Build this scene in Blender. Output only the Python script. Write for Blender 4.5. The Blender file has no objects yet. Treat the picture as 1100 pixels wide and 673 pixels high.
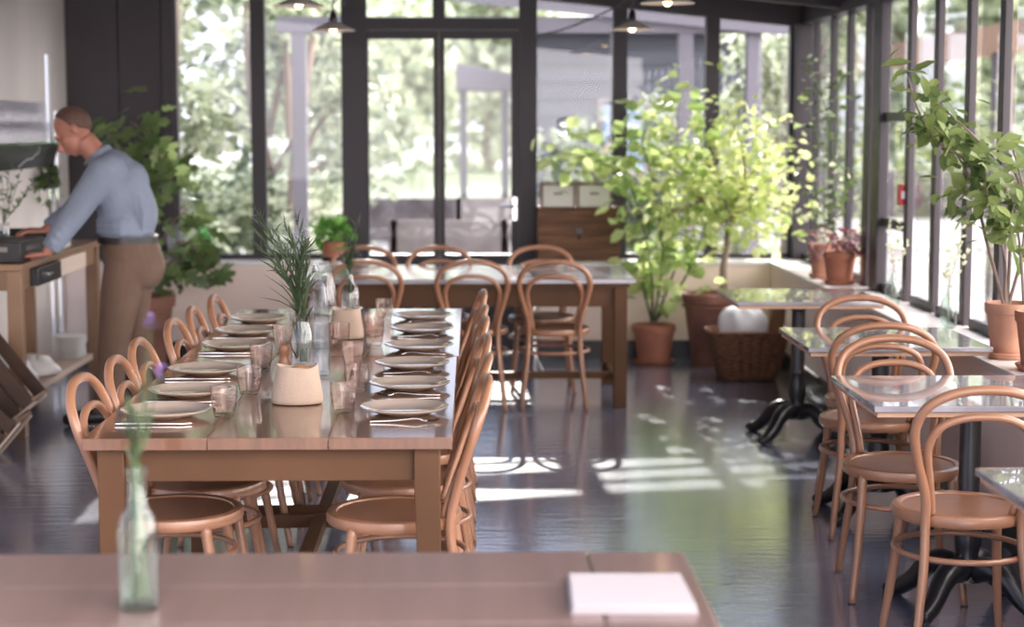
import bpy, math, random
from mathutils import Vector, Matrix
S = bpy.context.scene
COL = S.collection
PI = math.pi
# ------------------------------------------------------------------ camera
CAMH = 1.62
cd = bpy.data.cameras.new('camera'); cam = bpy.data.objects.new('camera', cd); COL.objects.link(cam)
FPX = 1900.0
PT = math.atan(204.5 / FPX); YW = math.atan(44 / FPX * math.cos(PT))
cam.location = (0, 0, CAMH); cam.rotation_euler = (PI / 2 - PT, 0, -YW)
cd.sensor_fit = 'HORIZONTAL'; cd.sensor_width = 36; cd.lens = 36 * FPX / 1100
cd.clip_start = 0.05; cd.clip_end = 400
cd.dof.use_dof = True; cd.dof.focus_distance = 5.9; cd.dof.aperture_fstop = 2.3
S.camera = cam
# ------------------------------------------------------------------ sky, sun, exposure
W = bpy.data.worlds.new('world'); S.world = W; W.use_nodes = True
wn = W.node_tree.nodes; wl = W.node_tree.links; wn.clear()
wo = wn.new('ShaderNodeOutputWorld'); wb = wn.new('ShaderNodeBackground')
tc = wn.new('ShaderNodeTexCoord'); sx = wn.new('ShaderNodeSeparateXYZ'); cr_ = wn.new('ShaderNodeValToRGB')
wl.new(tc.outputs['Generated'], sx.inputs[0]); wl.new(sx.outputs['Z'], cr_.inputs[0])
cr_.color_ramp.elements[0].position = 0.0; cr_.color_ramp.elements[0].color = (0.95, 0.91, 1.0, 1)
cr_.color_ramp.elements[1].position = 0.28; cr_.color_ramp.elements[1].color = (0.68, 0.77, 1.02, 1)
# added bright sky lobe, right of and behind the camera, fills the room
SKY_FRONT, SKY_FILL = 1.9, 11.5
dt_ = wn.new('ShaderNodeVectorMath'); dt_.operation = 'DOT_PRODUCT'; dt_.inputs[1].default_value = (-0.97, 0.24, 0.0); wl.new(tc.outputs['Generated'], dt_.inputs[0])
mr_ = wn.new('ShaderNodeMapRange'); mr_.interpolation_type = 'SMOOTHSTEP'
mr_.inputs[1].default_value = 0.2; mr_.inputs[2].default_value = -0.8; mr_.inputs[3].default_value = SKY_FRONT; mr_.inputs[4].default_value = SKY_FILL
wl.new(dt_.outputs['Value'], mr_.inputs[0]); wl.new(mr_.outputs[0], wb.inputs[1])
mxc = wn.new('ShaderNodeMix'); mxc.data_type = 'RGBA'; mf_ = wn.new('ShaderNodeMapRange'); mf_.interpolation_type = 'SMOOTHSTEP'
mf_.inputs[1].default_value = 0.2; mf_.inputs[2].default_value = -0.5; wl.new(dt_.outputs['Value'], mf_.inputs[0]); wl.new(mf_.outputs[0], mxc.inputs['Factor'])
wl.new(cr_.outputs[0], mxc.inputs['A']); mxc.inputs['B'].default_value = (1.0, 0.905, 0.875, 1)      # warm tint of the added fill lobe
wl.new(mxc.outputs['Result'], wb.inputs[0])
wl.new(wb.outputs[0], wo.inputs[0])
sl = bpy.data.lights.new('sun', 'SUN'); sun = bpy.data.objects.new('sun', sl); COL.objects.link(sun)
sl.energy = 9.0; sl.color = (1.0, 0.93, 0.84); sl.angle = math.radians(0.6)
sun.rotation_euler = Vector((0.03, -1.0, -0.5)).to_track_quat('-Z', 'Y').to_euler()
S.view_settings.view_transform = 'Standard'; S.view_settings.look = 'None'
S.view_settings.exposure = 0.2; S.view_settings.gamma = 1.0; S.view_settings.use_curve_mapping = False
S.cycles.transparent_max_bounces = 24; S.cycles.max_bounces = 8
S.cycles.sample_clamp_indirect = 6.0
S.cycles.caustics_reflective = False; S.cycles.caustics_refractive = False

# ------------------------------------------------------------------ helpers
rnd = random.Random(7)
CP, SP, CY, SY = math.cos(PT), math.sin(PT), math.cos(YW), math.sin(YW)
_fw = Vector((SY * CP, CY * CP, -SP)); _rt = Vector((CY, -SY, 0)); _up = _rt.cross(_fw)
def at(px, py, Y):                                   # the point at distance Y that the photo shows there
    r = _fw * FPX + _rt * (px - 550) - _up * (py - 336.5)
    t = Y / r.y
    return Vector((r.x * t, Y, CAMH + r.z * t))
def on(px, py, z):                                   # the point at height z
    r = _fw * FPX + _rt * (px - 550) - _up * (py - 336.5)
    t = (z - CAMH) / r.z
    return Vector((r.x * t, r.y * t, z))

def cr(pts, n=5, closed=False):                      # smooth curve through points
    P = [Vector(p) for p in pts]; out = []; m = len(P)
    for i in range(m if closed else m - 1):
        if closed: p0, p1, p2, p3 = P[i - 1], P[i], P[(i + 1) % m], P[(i + 2) % m]
        else: p0, p1, p2, p3 = P[max(i - 1, 0)], P[i], P[i + 1], P[min(i + 2, m - 1)]
        for k in range(n):
            t = k / n
            out.append(0.5 * ((2 * p1) + (p2 - p0) * t + (2 * p0 - 5 * p1 + 4 * p2 - p3) * t * t + (3 * p1 - p0 - 3 * p2 + p3) * t ** 3))
    if not closed: out.append(P[-1])
    return out

class MB:
    def __init__(s): s.v = []; s.f = []
    def add(s, vs, fs):
        b = len(s.v); s.v += [Vector(v) for v in vs]; s.f += [tuple(b + i for i in f) for f in fs]; return s
    def box(s, x0, x1, y0, y1, z0, z1, M=None):
        vs = [Vector((x, y, z)) for z in (z0, z1) for y in (y0, y1) for x in (x0, x1)]
        if M: vs = [M @ v for v in vs]
        return s.add(vs, [(0, 2, 3, 1), (4, 5, 7, 6), (0, 1, 5, 4), (2, 6, 7, 3), (0, 4, 6, 2), (1, 3, 7, 5)])
    def prism(s, poly, y0, y1):                      # polygon in x,z pushed along y
        n = len(poly); vs = [(x, y0, z) for x, z in poly] + [(x, y1, z) for x, z in poly]
        return s.add(vs, [tuple(range(n)), tuple(range(2 * n - 1, n - 1, -1))] + [(i, i + n, (i + 1) % n + n, (i + 1) % n) for i in range(n)])
    def slab(s, poly, z0, z1):                       # polygon in x,y pushed along z
        n = len(poly); vs = [(x, y, z0) for x, y in poly] + [(x, y, z1) for x, y in poly]
        return s.add(vs, [tuple(range(n - 1, -1, -1)), tuple(range(n, 2 * n))] + [(i, (i + 1) % n, (i + 1) % n + n, i + n) for i in range(n)])
    def loft(s, rings, closed=False, caps=True):
        n = len(rings[0]); m = len(rings); fs = []
        for i in range(m if closed else m - 1):
            a, b = i * n, ((i + 1) % m) * n
            for k in range(n): fs.append((a + k, a + (k + 1) % n, b + (k + 1) % n, b + k))
        if caps and not closed: fs += [tuple(range(n - 1, -1, -1)), tuple(range((m - 1) * n, m * n))]
        return s.add([p for r in rings for p in r], fs)
    def tube(s, pts, r, n=8, closed=False, flat=1.0, ref=None):
        P = [Vector(p) for p in pts]; m = len(P); rings = []
        R = r if isinstance(r, (list, tuple)) else [r] * m
        if len(R) != m: R = [R[min(int(i / (m - 1) * (len(R) - 1)), len(R) - 2)] * (1 - (i / (m - 1) * (len(R) - 1) - min(int(i / (m - 1) * (len(R) - 1)), len(R) - 2))) + R[min(int(i / (m - 1) * (len(R) - 1)), len(R) - 2) + 1] * (i / (m - 1) * (len(R) - 1) - min(int(i / (m - 1) * (len(R) - 1)), len(R) - 2)) for i in range(m)]
        u = None
        for i in range(m):
            d = (P[(i + 1) % m] - P[i - 1]) if closed else (P[min(i + 1, m - 1)] - P[max(i - 1, 0)])
            d = d.normalized() if d.length > 1e-9 else Vector((0, 0, 1))
            if u is None:
                q = Vector(ref) if ref else (Vector((0, 0, 1)) if abs(d.z) < 0.9 else Vector((1, 0, 0)))
                u = (q - d * q.dot(d)).normalized()
            else: u = (u - d * u.dot(d)).normalized()
            w = d.cross(u)
            rings.append([P[i] + (u * math.cos(a) * flat + w * math.sin(a)) * R[i] for a in [2 * PI * k / n for k in range(n)]])
        return s.loft(rings, closed)
    def lathe(s, prof, n=24, c=(0, 0, 0), sxy=(1, 1)):
        c = Vector(c)
        rings = [[c + Vector((max(r, 1e-4) * math.cos(2 * PI * k / n) * sxy[0], max(r, 1e-4) * math.sin(2 * PI * k / n) * sxy[1], z)) for k in range(n)] for r, z in prof]
        return s.loft(rings, caps=True)
    def ball(s, c, r, n=14, m=9, M=None):
        c = Vector(c); rings = []
        for i in range(m + 1):
            t = -PI / 2 + PI * i / m
            ring = [Vector((r[0] * max(math.cos(t), .01) * math.cos(2 * PI * k / n), r[1] * max(math.cos(t), .01) * math.sin(2 * PI * k / n), r[2] * math.sin(t))) for k in range(n)]
            rings.append([c + ((M @ p) if M else p) for p in ring])
        return s.loft(rings)
    def leaf(s, p, d, nrm, L, w, kind='oval'):
        p = Vector(p); d = Vector(d).normalized(); nrm = Vector(nrm)
        q = d.cross(nrm)
        if q.length < 1e-4: q = d.cross(Vector((0.3, 0.7, 0.2)))
        q.normalize(); n = q.cross(d).normalized()
        if kind == 'oval':
            vs = [p, p + d * L * .35 + q * w * .5 + n * L * .06, p + d * L * .75 + q * w * .38 + n * L * .03, p + d * L - n * L * .08,
                  p + d * L * .75 - q * w * .38 + n * L * .03, p + d * L * .35 - q * w * .5 + n * L * .06, p + d * L * .5 - n * L * .02]
            return s.add(vs, [(0, 1, 6), (1, 2, 6), (2, 3, 6), (3, 4, 6), (4, 5, 6), (5, 0, 6)])
        if kind == 'lobed':
            out = [(0, 0)]; prof = [(.12, .30), (.30, .50), (.38, .22), (.52, .48), (.66, .46), (.66, .16), (.85, .20), (1.0, 0)]
            vs = [p] + [p + d * L * a + q * w * b + n * L * (.05 - .12 * a * a) for a, b in prof] + [p + d * L * a - q * w * b + n * L * (.05 - .12 * a * a) for a, b in prof[-2::-1]] + [p + d * L * .45 - n * L * .02]
            m = len(vs) - 1
            return s.add(vs, [(i, (i + 1) % m, m) for i in range(m)])
        if kind == 'blade':
            vs = [p - q * w * .5, p + q * w * .5, p + d * L * .5 + q * w * .45 + n * L * .08, p + d * L * .5 - q * w * .45 + n * L * .08, p + d * L]
            return s.add(vs, [(0, 1, 2, 3), (3, 2, 4)])
    def build(s, name, m, parent=None, world=False, origin=None, bevel=0, seg=2, smooth=40, sub=0, label=None, remesh=0, solid=0):
        off = Vector(origin) if origin is not None and world else Vector((0, 0, 0))
        if world and parent is not None:
            q = parent
            while q is not None: off = off + q.location; q = q.parent
        me = bpy.data.meshes.new(name); me.from_pydata([tuple(v - off) for v in s.v], [], s.f); me.update()
        if smooth:
            me.shade_smooth()
            if smooth < 180: me.set_sharp_from_angle(angle=math.radians(smooth))
        me.materials.append(m)
        o = bpy.data.objects.new(name, me); COL.objects.link(o)
        if parent is not None: o.parent = parent
        elif origin is not None: o.location = origin
        if remesh:
            r = o.modifiers.new('remesh', 'REMESH'); r.mode = 'VOXEL'; r.voxel_size = remesh; r.use_smooth_shade = True
            c = o.modifiers.new('smooth', 'SMOOTH'); c.factor = .5; c.iterations = 4
        if solid:
            r = o.modifiers.new('solid', 'SOLIDIFY'); r.thickness = solid
        if bevel:
            b = o.modifiers.new('bevel', 'BEVEL'); b.width = bevel; b.segments = seg; b.limit_method = 'ANGLE'; b.angle_limit = math.radians(50)
        if sub:
            b = o.modifiers.new('subdivision', 'SUBSURF'); b.levels = sub; b.render_levels = sub
        if label: o['label'] = label
        return o

def tag(o, label, cat, group=None, kind=None):
    o['label'] = label; o['category'] = cat
    if group: o['group'] = group
    if kind: o['kind'] = kind
    return o
def thing(name, loc, label, cat, group=None, rz=0, kind=None):
    o = bpy.data.objects.new(name, None); o.empty_display_size = .1; COL.objects.link(o)
    o.location = loc; o.rotation_euler = (0, 0, rz)
    return tag(o, label, cat, group, kind)
def struct(o, label, cat): return tag(o, label, cat, kind='structure')
def dup(root, loc, rz=None, label=None, group=None):
    r = root.copy(); COL.objects.link(r); r.location = loc
    if rz is not None: r.rotation_euler = (0, 0, rz)
    if label: r['label'] = label
    if group: r['group'] = group
    for ch in list(root.children):
        c = ch.copy(); COL.objects.link(c); c.parent = r
        for g in list(ch.children):
            e = g.copy(); COL.objects.link(e); e.parent = c
    return r
ORD = ['first', 'second', 'third', 'fourth', 'fifth', 'sixth', 'seventh', 'eighth', 'ninth', 'tenth', 'eleventh', 'twelfth', 'thirteenth', 'fourteenth', 'fifteenth', 'sixteenth']

# ------------------------------------------------------------------ materials
def mat(name, col, rough=.5, metal=0, var=0, scale=6, stretch=(1, 1, 1), col2=None, bump=0, bscale=None, spec=.5, coat=0, detail=4, crough=.1, cior=1.5):
    m = bpy.data.materials.new(name); m.use_nodes = True
    nt = m.node_tree; N = nt.nodes; L = nt.links; b = N['Principled BSDF']
    b.inputs['Base Color'].default_value = (*col, 1); b.inputs['Roughness'].default_value = rough; b.inputs['Metallic'].default_value = metal
    b.inputs['Specular IOR Level'].default_value = spec; b.inputs['Coat Weight'].default_value = coat; b.inputs['Coat Roughness'].default_value = crough; b.inputs['Coat IOR'].default_value = cior
    if var or col2 or bump:
        t = N.new('ShaderNodeTexCoord'); mp = N.new('ShaderNodeMapping'); mp.inputs['Scale'].default_value = stretch
        L.new(t.outputs['Object'], mp.inputs[0])
        nz = N.new('ShaderNodeTexNoise'); nz.inputs['Scale'].default_value = scale; nz.inputs['Detail'].default_value = detail
        L.new(mp.outputs[0], nz.inputs['Vector'])
        if var or col2:
            c2 = col2 or tuple(c * (1 - var) for c in col)
            r = N.new('ShaderNodeValToRGB'); r.color_ramp.elements[0].position = .35; r.color_ramp.elements[1].position = .65
            r.color_ramp.elements[0].color = (*c2, 1); r.color_ramp.elements[1].color = (*col, 1)
            L.new(nz.outputs[0], r.inputs[0]); L.new(r.outputs[0], b.inputs['Base Color'])
        if bump:
            bp = N.new('ShaderNodeBump'); bp.inputs['Strength'].default_value = bump; bp.inputs['Distance'].default_value = .01
            if bscale:
                n2 = N.new('ShaderNodeTexNoise'); n2.inputs['Scale'].default_value = bscale; L.new(mp.outputs[0], n2.inputs['Vector']); L.new(n2.outputs[0], bp.inputs['Height'])
            else: L.new(nz.outputs[0], bp.inputs['Height'])
            L.new(bp.outputs[0], b.inputs['Normal'])
    return m
def leafmat(name, col, col2, tr=.5, rough=.45, scale=3):
    m = bpy.data.materials.new(name); m.use_nodes = True; nt = m.node_tree; N = nt.nodes; L = nt.links; N.clear()
    o = N.new('ShaderNodeOutputMaterial'); mx = N.new('ShaderNodeMixShader'); b = N.new('ShaderNodeBsdfPrincipled'); t = N.new('ShaderNodeBsdfTranslucent')
    g = N.new('ShaderNodeNewGeometry'); r = N.new('ShaderNodeValToRGB')
    r.color_ramp.elements[0].color = (*col, 1); r.color_ramp.elements[1].color = (*col2, 1)
    L.new(g.outputs['Random Per Island'], r.inputs[0]); L.new(r.outputs[0], b.inputs['Base Color']); b.inputs['Roughness'].default_value = rough
    h = N.new('ShaderNodeHueSaturation'); h.inputs['Value'].default_value = 1.35; h.inputs['Hue'].default_value = .485
    L.new(r.outputs[0], h.inputs['Color']); L.new(h.outputs[0], t.inputs[0]); mx.inputs[0].default_value = tr
    L.new(b.outputs[0], mx.inputs[1]); L.new(t.outputs[0], mx.inputs[2]); L.new(mx.outputs[0], o.inputs[0])
    return m
def glassmat(name, tint=(1, 1, 1), ior=1.45, rough=.02, gl=(1, 1, 1), frost=0, edge=1.0):
    m = bpy.data.materials.new(name); m.use_nodes = True; nt = m.node_tree; N = nt.nodes; L = nt.links; N.clear()
    o = N.new('ShaderNodeOutputMaterial'); mx = N.new('ShaderNodeMixShader'); t = N.new('ShaderNodeBsdfTransparent'); g = N.new('ShaderNodeBsdfGlossy')
    f = N.new('ShaderNodeFresnel'); gg = N.new('ShaderNodeNewGeometry'); mr = N.new('ShaderNodeMapRange')   # the same reflectance on either face
    mr.inputs[3].default_value = ior; mr.inputs[4].default_value = 1 / ior; L.new(gg.outputs['Backfacing'], mr.inputs[0]); L.new(mr.outputs[0], f.inputs[0])
    lw = N.new('ShaderNodeLayerWeight'); lw.inputs[0].default_value = .5; ec = N.new('ShaderNodeValToRGB'); ec.color_ramp.interpolation = 'EASE'   # more glass is crossed near the outline
    ec.color_ramp.elements[0].position = .55; ec.color_ramp.elements[0].color = (*tint, 1); ec.color_ramp.elements[1].position = .97; ec.color_ramp.elements[1].color = (*[c * edge for c in tint], 1)
    L.new(lw.outputs['Facing'], ec.inputs[0]); L.new(ec.outputs[0], t.inputs[0])
    g.inputs[0].default_value = (*gl, 1); g.inputs['Roughness'].default_value = rough
    L.new(f.outputs[0], mx.inputs[0]); L.new(t.outputs[0], mx.inputs[1]); L.new(g.outputs[0], mx.inputs[2])
    if frost:
        d = N.new('ShaderNodeBsdfDiffuse'); d.inputs[0].default_value = (.8, .8, .85, 1); m2 = N.new('ShaderNodeMixShader'); m2.inputs[0].default_value = frost
        L.new(mx.outputs[0], m2.inputs[1]); L.new(d.outputs[0], m2.inputs[2]); L.new(m2.outputs[0], o.inputs[0])
    else: L.new(mx.outputs[0], o.inputs[0])
    return m
M = {}
M['steel'] = mat('dark steel', (.030, .024, .030), .45, .0, spec=.4)
M['panel'] = mat('dark cladding', (.040, .031, .037), .55, var=.2, scale=2)
M['plaster'] = mat('beige plaster', (.76, .71, .68), .9, var=.12, scale=2.2, stretch=(1, 1, .25), bump=.1, bscale=30)
M['lowwall'] = mat('peach painted wall', (.87, .71, .63), .75, var=.05, scale=3)
M['sill'] = mat('sill', (.72, .68, .66), .3, var=.06, scale=4)
M['black'] = mat('black paint', (.012, .011, .014), .4)
M['ceil'] = mat('dark ceiling boards', (.055, .045, .05), .7, var=.25, scale=3, stretch=(.2, 4, 1))
M['bent'] = mat('bent beech', (.35, .165, .09), .34, coat=.35, var=.16, scale=9, stretch=(1, 1, .3), spec=.5)
M['seat'] = mat('beech seat', (.26, .12, .07), .33, var=.16, scale=7, stretch=(.4, 3, 1))
M['top'] = mat('table top wood', (.19, .088, .045), .28, var=.28, scale=5, stretch=(5, .35, 1), spec=.25, coat=1.0, crough=.05, cior=1.36)
M['frontop'] = mat('foreground table wood', (.20, .13, .115), .35, var=.16, scale=5, stretch=(.35, 5, 1), spec=.5, coat=.7, crough=.12)
M['apron'] = mat('oak frame', (.112, .052, .024), .5, spec=.2, var=.22, scale=5, stretch=(.5, .5, .5))
M['gap'] = mat('seam', (.10, .05, .035), .8)
M['stone'] = mat('grey stone top', (.42, .41, .43), .12, col2=(.30, .29, .32), scale=5, spec=.6)
M['marble'] = mat('grey marble', (.36, .34, .36), .2, col2=(.22, .205, .225), scale=7, spec=.6, detail=8, coat=1.0, crough=.012, cior=1.7)
M['marbleblack'] = mat('black marble', (.02, .018, .022), .2, spec=.5)
M['vein'] = mat('white vein', (.45, .42, .42), .3)
M['iron'] = mat('black cast iron', (.012, .011, .013), .32, spec=.6)
M['terra'] = mat('terracotta', (.50, .20, .12), .8, var=.3, scale=5, bump=.1, bscale=40)
M['terradark'] = mat('old terracotta', (.30, .135, .095), .8, var=.35, scale=5, bump=.1, bscale=40)
M['terrapale'] = mat('pale terracotta', (.56, .29, .19), .82, var=.25, scale=6, bump=.1, bscale=40)
M['soil'] = mat('soil', (.05, .03, .02), .95, bump=.5, bscale=60)
M['bark'] = mat('bark', (.26, .19, .15), .85, var=.45, scale=12, stretch=(1, 1, .3), bump=.4)
M['stem'] = mat('green stem', (.07, .11, .045), .55)
M['leaf_bright'] = leafmat('bright leaves', (.22, .35, .11), (.58, .67, .31), .55)
M['leaf_lemon'] = leafmat('lemon leaves', (.30, .42, .12), (.76, .80, .42), .5)
M['leaf_fig'] = leafmat('fig leaves', (.085, .14, .05), (.23, .31, .12), .35)
M['leaf_dark'] = leafmat('deep leaves', (.04, .075, .025), (.15, .22, .07), .4)
M['leaf_mix'] = leafmat('mixed leaves', (.07, .12, .04), (.32, .40, .14), .45)
M['leaf_red'] = leafmat('red leaves', (.16, .03, .045), (.40, .20, .20), .35)
M['leaf_pale'] = leafmat('pale leaves', (.34, .42, .24), (.70, .70, .52), .4)
M['basil'] = leafmat('basil leaves', (.10, .28, .05), (.26, .50, .12), .45)
M['grass_blade'] = leafmat('narrow leaves', (.03, .05, .025), (.10, .135, .065), .35)
M['tree_out'] = leafmat('garden leaves', (.13, .17, .09), (.60, .64, .48), .5)
M['tree_out2'] = leafmat('garden leaves deep', (.05, .075, .045), (.36, .41, .29), .45)
M['petal'] = leafmat('purple petals', (.24, .15, .40), (.42, .30, .58), .4)
M['pane'] = glassmat('window glass', (.93, .95, .96), 1.35, .01)
M['glass'] = glassmat('clear glass', (.93, .93, .94), 1.5, .03, edge=.45)
M['pinkglass'] = glassmat('tumbler glass', (.94, .89, .87), 1.55, .05, edge=.42)
M['greenglass'] = glassmat('green glass', (.72, .90, .72), 1.45, .04, edge=.5)
M['aquaglass'] = glassmat('aqua bottle glass', (.90, .95, .925), 1.45, .05, edge=.5)
M['water'] = glassmat('water', (.93, .95, .96), 1.2, .02)
M['frost'] = glassmat('cloudy glass', (.85, .85, .88), 1.45, .1, frost=.08, edge=.5)
M['plate'] = mat('stoneware plate', (.62, .50, .41), .25, var=.08, scale=3, spec=.6, coat=1.0, crough=.04)
M['white'] = mat('white china', (.80, .78, .77), .25)
M['canvas'] = mat('canvas cloth', (.42, .315, .24), .9, var=.08, scale=12, bump=.15, bscale=120)
M['napkin'] = mat('napkin cloth', (.40, .36, .37), .9, bump=.1, bscale=60)
M['cutlery'] = mat('cutlery steel', (.72, .70, .68), .18, 1.0)
M['bread'] = mat('bread crust', (.42, .20, .08), .8, var=.3)
M['mill'] = mat('mill wood', (.34, .16, .085), .4)
M['chest'] = mat('weathered brown planks', (.22, .10, .048), .7, col2=(.10, .045, .025), scale=4, stretch=(1, 1, 9))
M['paperbox'] = mat('white painted box', (.74, .71, .68), .6)
M['wicker'] = mat('wicker', (.26, .12, .06), .7, var=.6, scale=30, stretch=(1, 1, 3), bump=.4)
M['plastic'] = mat('white plastic', (.80, .80, .82), .35)
M['log'] = mat('split firewood', (.27, .14, .07), .8, var=.3)
M['enamel'] = mat('cream enamel', (.78, .72, .64), .3)
M['brass'] = mat('aged brass', (.34, .22, .10), .35, .8)
M['chrome'] = mat('lever metal', (.70, .70, .72), .2, 1.0)
M['red'] = mat('red plastic', (.55, .03, .05), .4)
M['screen'] = mat('tablet glass', (.20, .27, .40), .1)
M['crate'] = mat('dark crate wood', (.07, .035, .022), .7, var=.35, scale=5)
M['counter'] = mat('counter wood', (.25, .145, .085), .4, var=.22, scale=5, stretch=(.6, .6, .6))
M['pale'] = mat('pale board', (.60, .48, .40), .6)
M['skin'] = mat('skin', (.44, .19, .135), .5, var=.1, scale=14)
M['hair'] = mat('brown hair', (.13, .07, .05), .75, var=.3, scale=60)
M['shirt'] = mat('blue shirt', (.235, .272, .35), .85, var=.12, scale=8, bump=.9, bscale=9)
M['trouser'] = mat('brown trousers', (.15, .09, .062), .85, var=.15, scale=8, bump=.9, bscale=9)
M['leather'] = mat('black leather', (.018, .014, .014), .4)
M['lilac'] = mat('lilac grey painted timber', (.14, .13, .155), .7)
M['slatewood'] = mat('slate-blue boards', (.075, .08, .10), .8, var=.2, scale=3, stretch=(.2, 1, 4))
M['gravel'] = mat('pale gravel', (.27, .25, .25), .95, col2=(.20, .185, .19), scale=1.2)
M['lawn'] = mat('lawn', (.13, .17, .09), .95, col2=(.19, .22, .13), scale=1.5)
M['greywood'] = mat('grey weathered wood', (.24, .21, .21), .8, var=.3, scale=4)
M['eave'] = mat('orange timber', (.58, .34, .21), .6, var=.2, scale=4)
M['stonewall'] = mat('dry stone', (.15, .135, .14), .95, col2=(.07, .06, .065), scale=3)
M['housewall'] = mat('pale render', (.42, .40, .39), .9)
M['slate'] = mat('slate roof', (.14, .13, .16), .8)
mb_ = bpy.data.materials.new('bulb'); mb_.use_nodes = True
mb_.node_tree.nodes['Principled BSDF'].inputs['Emission Color'].default_value = (1, .62, .3, 1); mb_.node_tree.nodes['Principled BSDF'].inputs['Emission Strength'].default_value = 14
M['bulb'] = mb_
# polished concrete floor
m = mat('polished concrete', (.125, .122, .142), .2, spec=.55); M['floor'] = m; m.node_tree.nodes['Principled BSDF'].inputs['Coat Weight'].default_value = 1.0; m.node_tree.nodes['Principled BSDF'].inputs['Coat Roughness'].default_value = .13; m.node_tree.nodes['Principled BSDF'].inputs['Coat IOR'].default_value = 2.5
nt = m.node_tree; N = nt.nodes; L = nt.links; b = N['Principled BSDF']
t = N.new('ShaderNodeTexCoord'); n1 = N.new('ShaderNodeTexNoise'); n1.inputs['Scale'].default_value = 1.6; n1.inputs['Detail'].default_value = 8
L.new(t.outputs['Object'], n1.inputs['Vector'])
r = N.new('ShaderNodeValToRGB'); r.color_ramp.elements[0].position = .3; r.color_ramp.elements[0].color = (.11, .122, .185, 1)
r.color_ramp.elements[1].position = .72; r.color_ramp.elements[1].color = (.23, .255, .365, 1); L.new(n1.outputs[0], r.inputs[0]); L.new(r.outputs[0], b.inputs['Base Color'])
r2 = N.new('ShaderNodeMapRange'); r2.inputs[3].default_value = .14; r2.inputs[4].default_value = .34; L.new(n1.outputs[0], r2.inputs[0]); L.new(r2.outputs[0], b.inputs['Roughness'])
n2 = N.new('ShaderNodeTexNoise'); n2.inputs['Scale'].default_value = 3; n2.inputs['Detail'].default_value = 6; mp2 = N.new('ShaderNodeMapping'); mp2.inputs['Scale'].default_value = (1.2, 7, 1); L.new(t.outputs['Object'], mp2.inputs[0]); L.new(mp2.outputs[0], n2.inputs['Vector'])
bp = N.new('ShaderNodeBump'); bp.inputs['Strength'].default_value = .24; bp.inputs['Distance'].default_value = .008; L.new(n2.outputs[0], bp.inputs['Height']); L.new(bp.outputs[0], b.inputs['Normal']); L.new(bp.outputs[0], b.inputs['Coat Normal'])

# ------------------------------------------------------------------ room shell
XL, XR, YI, YG = -2.80, 2.34, 12.18, 12.46       # left wall, right glass, inner low wall, back glass
SZ = .67                                          # sill height
def headz(x): return 2.473 - .101 * (x - .45)     # underside of the sloping head beam
struct(MB().box(XL - .2, XR + .35, -1.5, YG + .2, -.12, 0).build('floor', M['floor']), 'polished blue-grey concrete floor of the dining room', 'floor')
w = MB()
A0, A1, B0, B1 = 11.80, 11.93, 12.02, 12.15
w.box(XL - .15, XL, 5.5, 11.5, 0, 3.2)
XT = XL - .012
w.box(XT, XL, 11.5, A0, 0, 3.2).box(XT, XL, A0, A1, 0, .2).box(XT, XL, A0, A1, 2.07, 3.2)
w.box(XT, XL, A1, B0, 0, 3.2).box(XT, XL, B0, B1, 0, .2).box(XT, XL, B0, B1, 1.7, 3.2).box(XT, XL, B1, YG + .1, 0, 3.2)
struct(w.build('wall_left', M['plaster'], smooth=0), 'beige plaster wall behind the serving counter', 'wall')
o = MB().box(XL - .009, XL - .004, A0, A1, .2, 2.07).box(XL - .009, XL - .004, B0, B1, .2, 1.7).build('window_slit', M['pane'], smooth=0)  # added slits imitate streaks of sunlight on the wall
struct(o, 'pair of narrow vertical window slits at the far end of the plaster wall', 'window'); o.name = 'window_1'
# low walls
struct(MB().box(XL, -.895, YI, YG + .1, 0, SZ - .03).box(.452, XR + .12, YI, YG + .1, 0, SZ - .03).build('wall_back', M['lowwall'], bevel=.004), 'low peach wall under the back windows', 'wall')
struct(MB().box(XR - .27, XR + .12, 1.0, YI, 0, SZ - .03).build('wall_right', M['lowwall'], bevel=.004), 'low peach wall under the side windows', 'wall')
struct(MB().box(XL, -.9, YI - .015, YG + .06, SZ - .03, SZ).build('trim_1', M['sill'], bevel=.004), 'pale window sill left of the glazed door', 'sill')
struct(MB().box(.457, XR - .28, YI - .015, YG + .06, SZ - .03, SZ).build('trim_2', M['sill'], bevel=.004), 'pale window sill right of the glazed door', 'sill')
struct(MB().box(XR - .28, XR + .04, 1.0, YG + .06, SZ - .03, SZ).build('trim_3', M['sill'], bevel=.004), 'long pale ledge under the side windows', 'ledge')
struct(MB().box(XL, -.9, YI - .02, YI, 0, .12).box(.457, XR - .27, YI - .02, YI, 0, .12).build('baseboard_back', M['black']), 'black baseboard along the back wall', 'baseboard')
struct(MB().box(XR - .29, XR - .27, 1.0, YI - .02, 0, .12).build('baseboard_right', M['black']), 'black baseboard along the side wall', 'baseboard')
# dark cladding panel beside the back windows
p = MB().box(XL, -2.44, YG - .06, YG + .08, SZ, 3.1).box(-2.435, -2.145, YG - .05, YG + .08, SZ, 3.1).box(-2.14, -2.06, YG - .07, YG + .08, SZ, 3.1)
struct(p.build('wall_panel', M['panel'], bevel=.003), 'dark plum cladding panel between plaster wall and back windows', 'wall panel').name = 'wall_back_panel'
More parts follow.
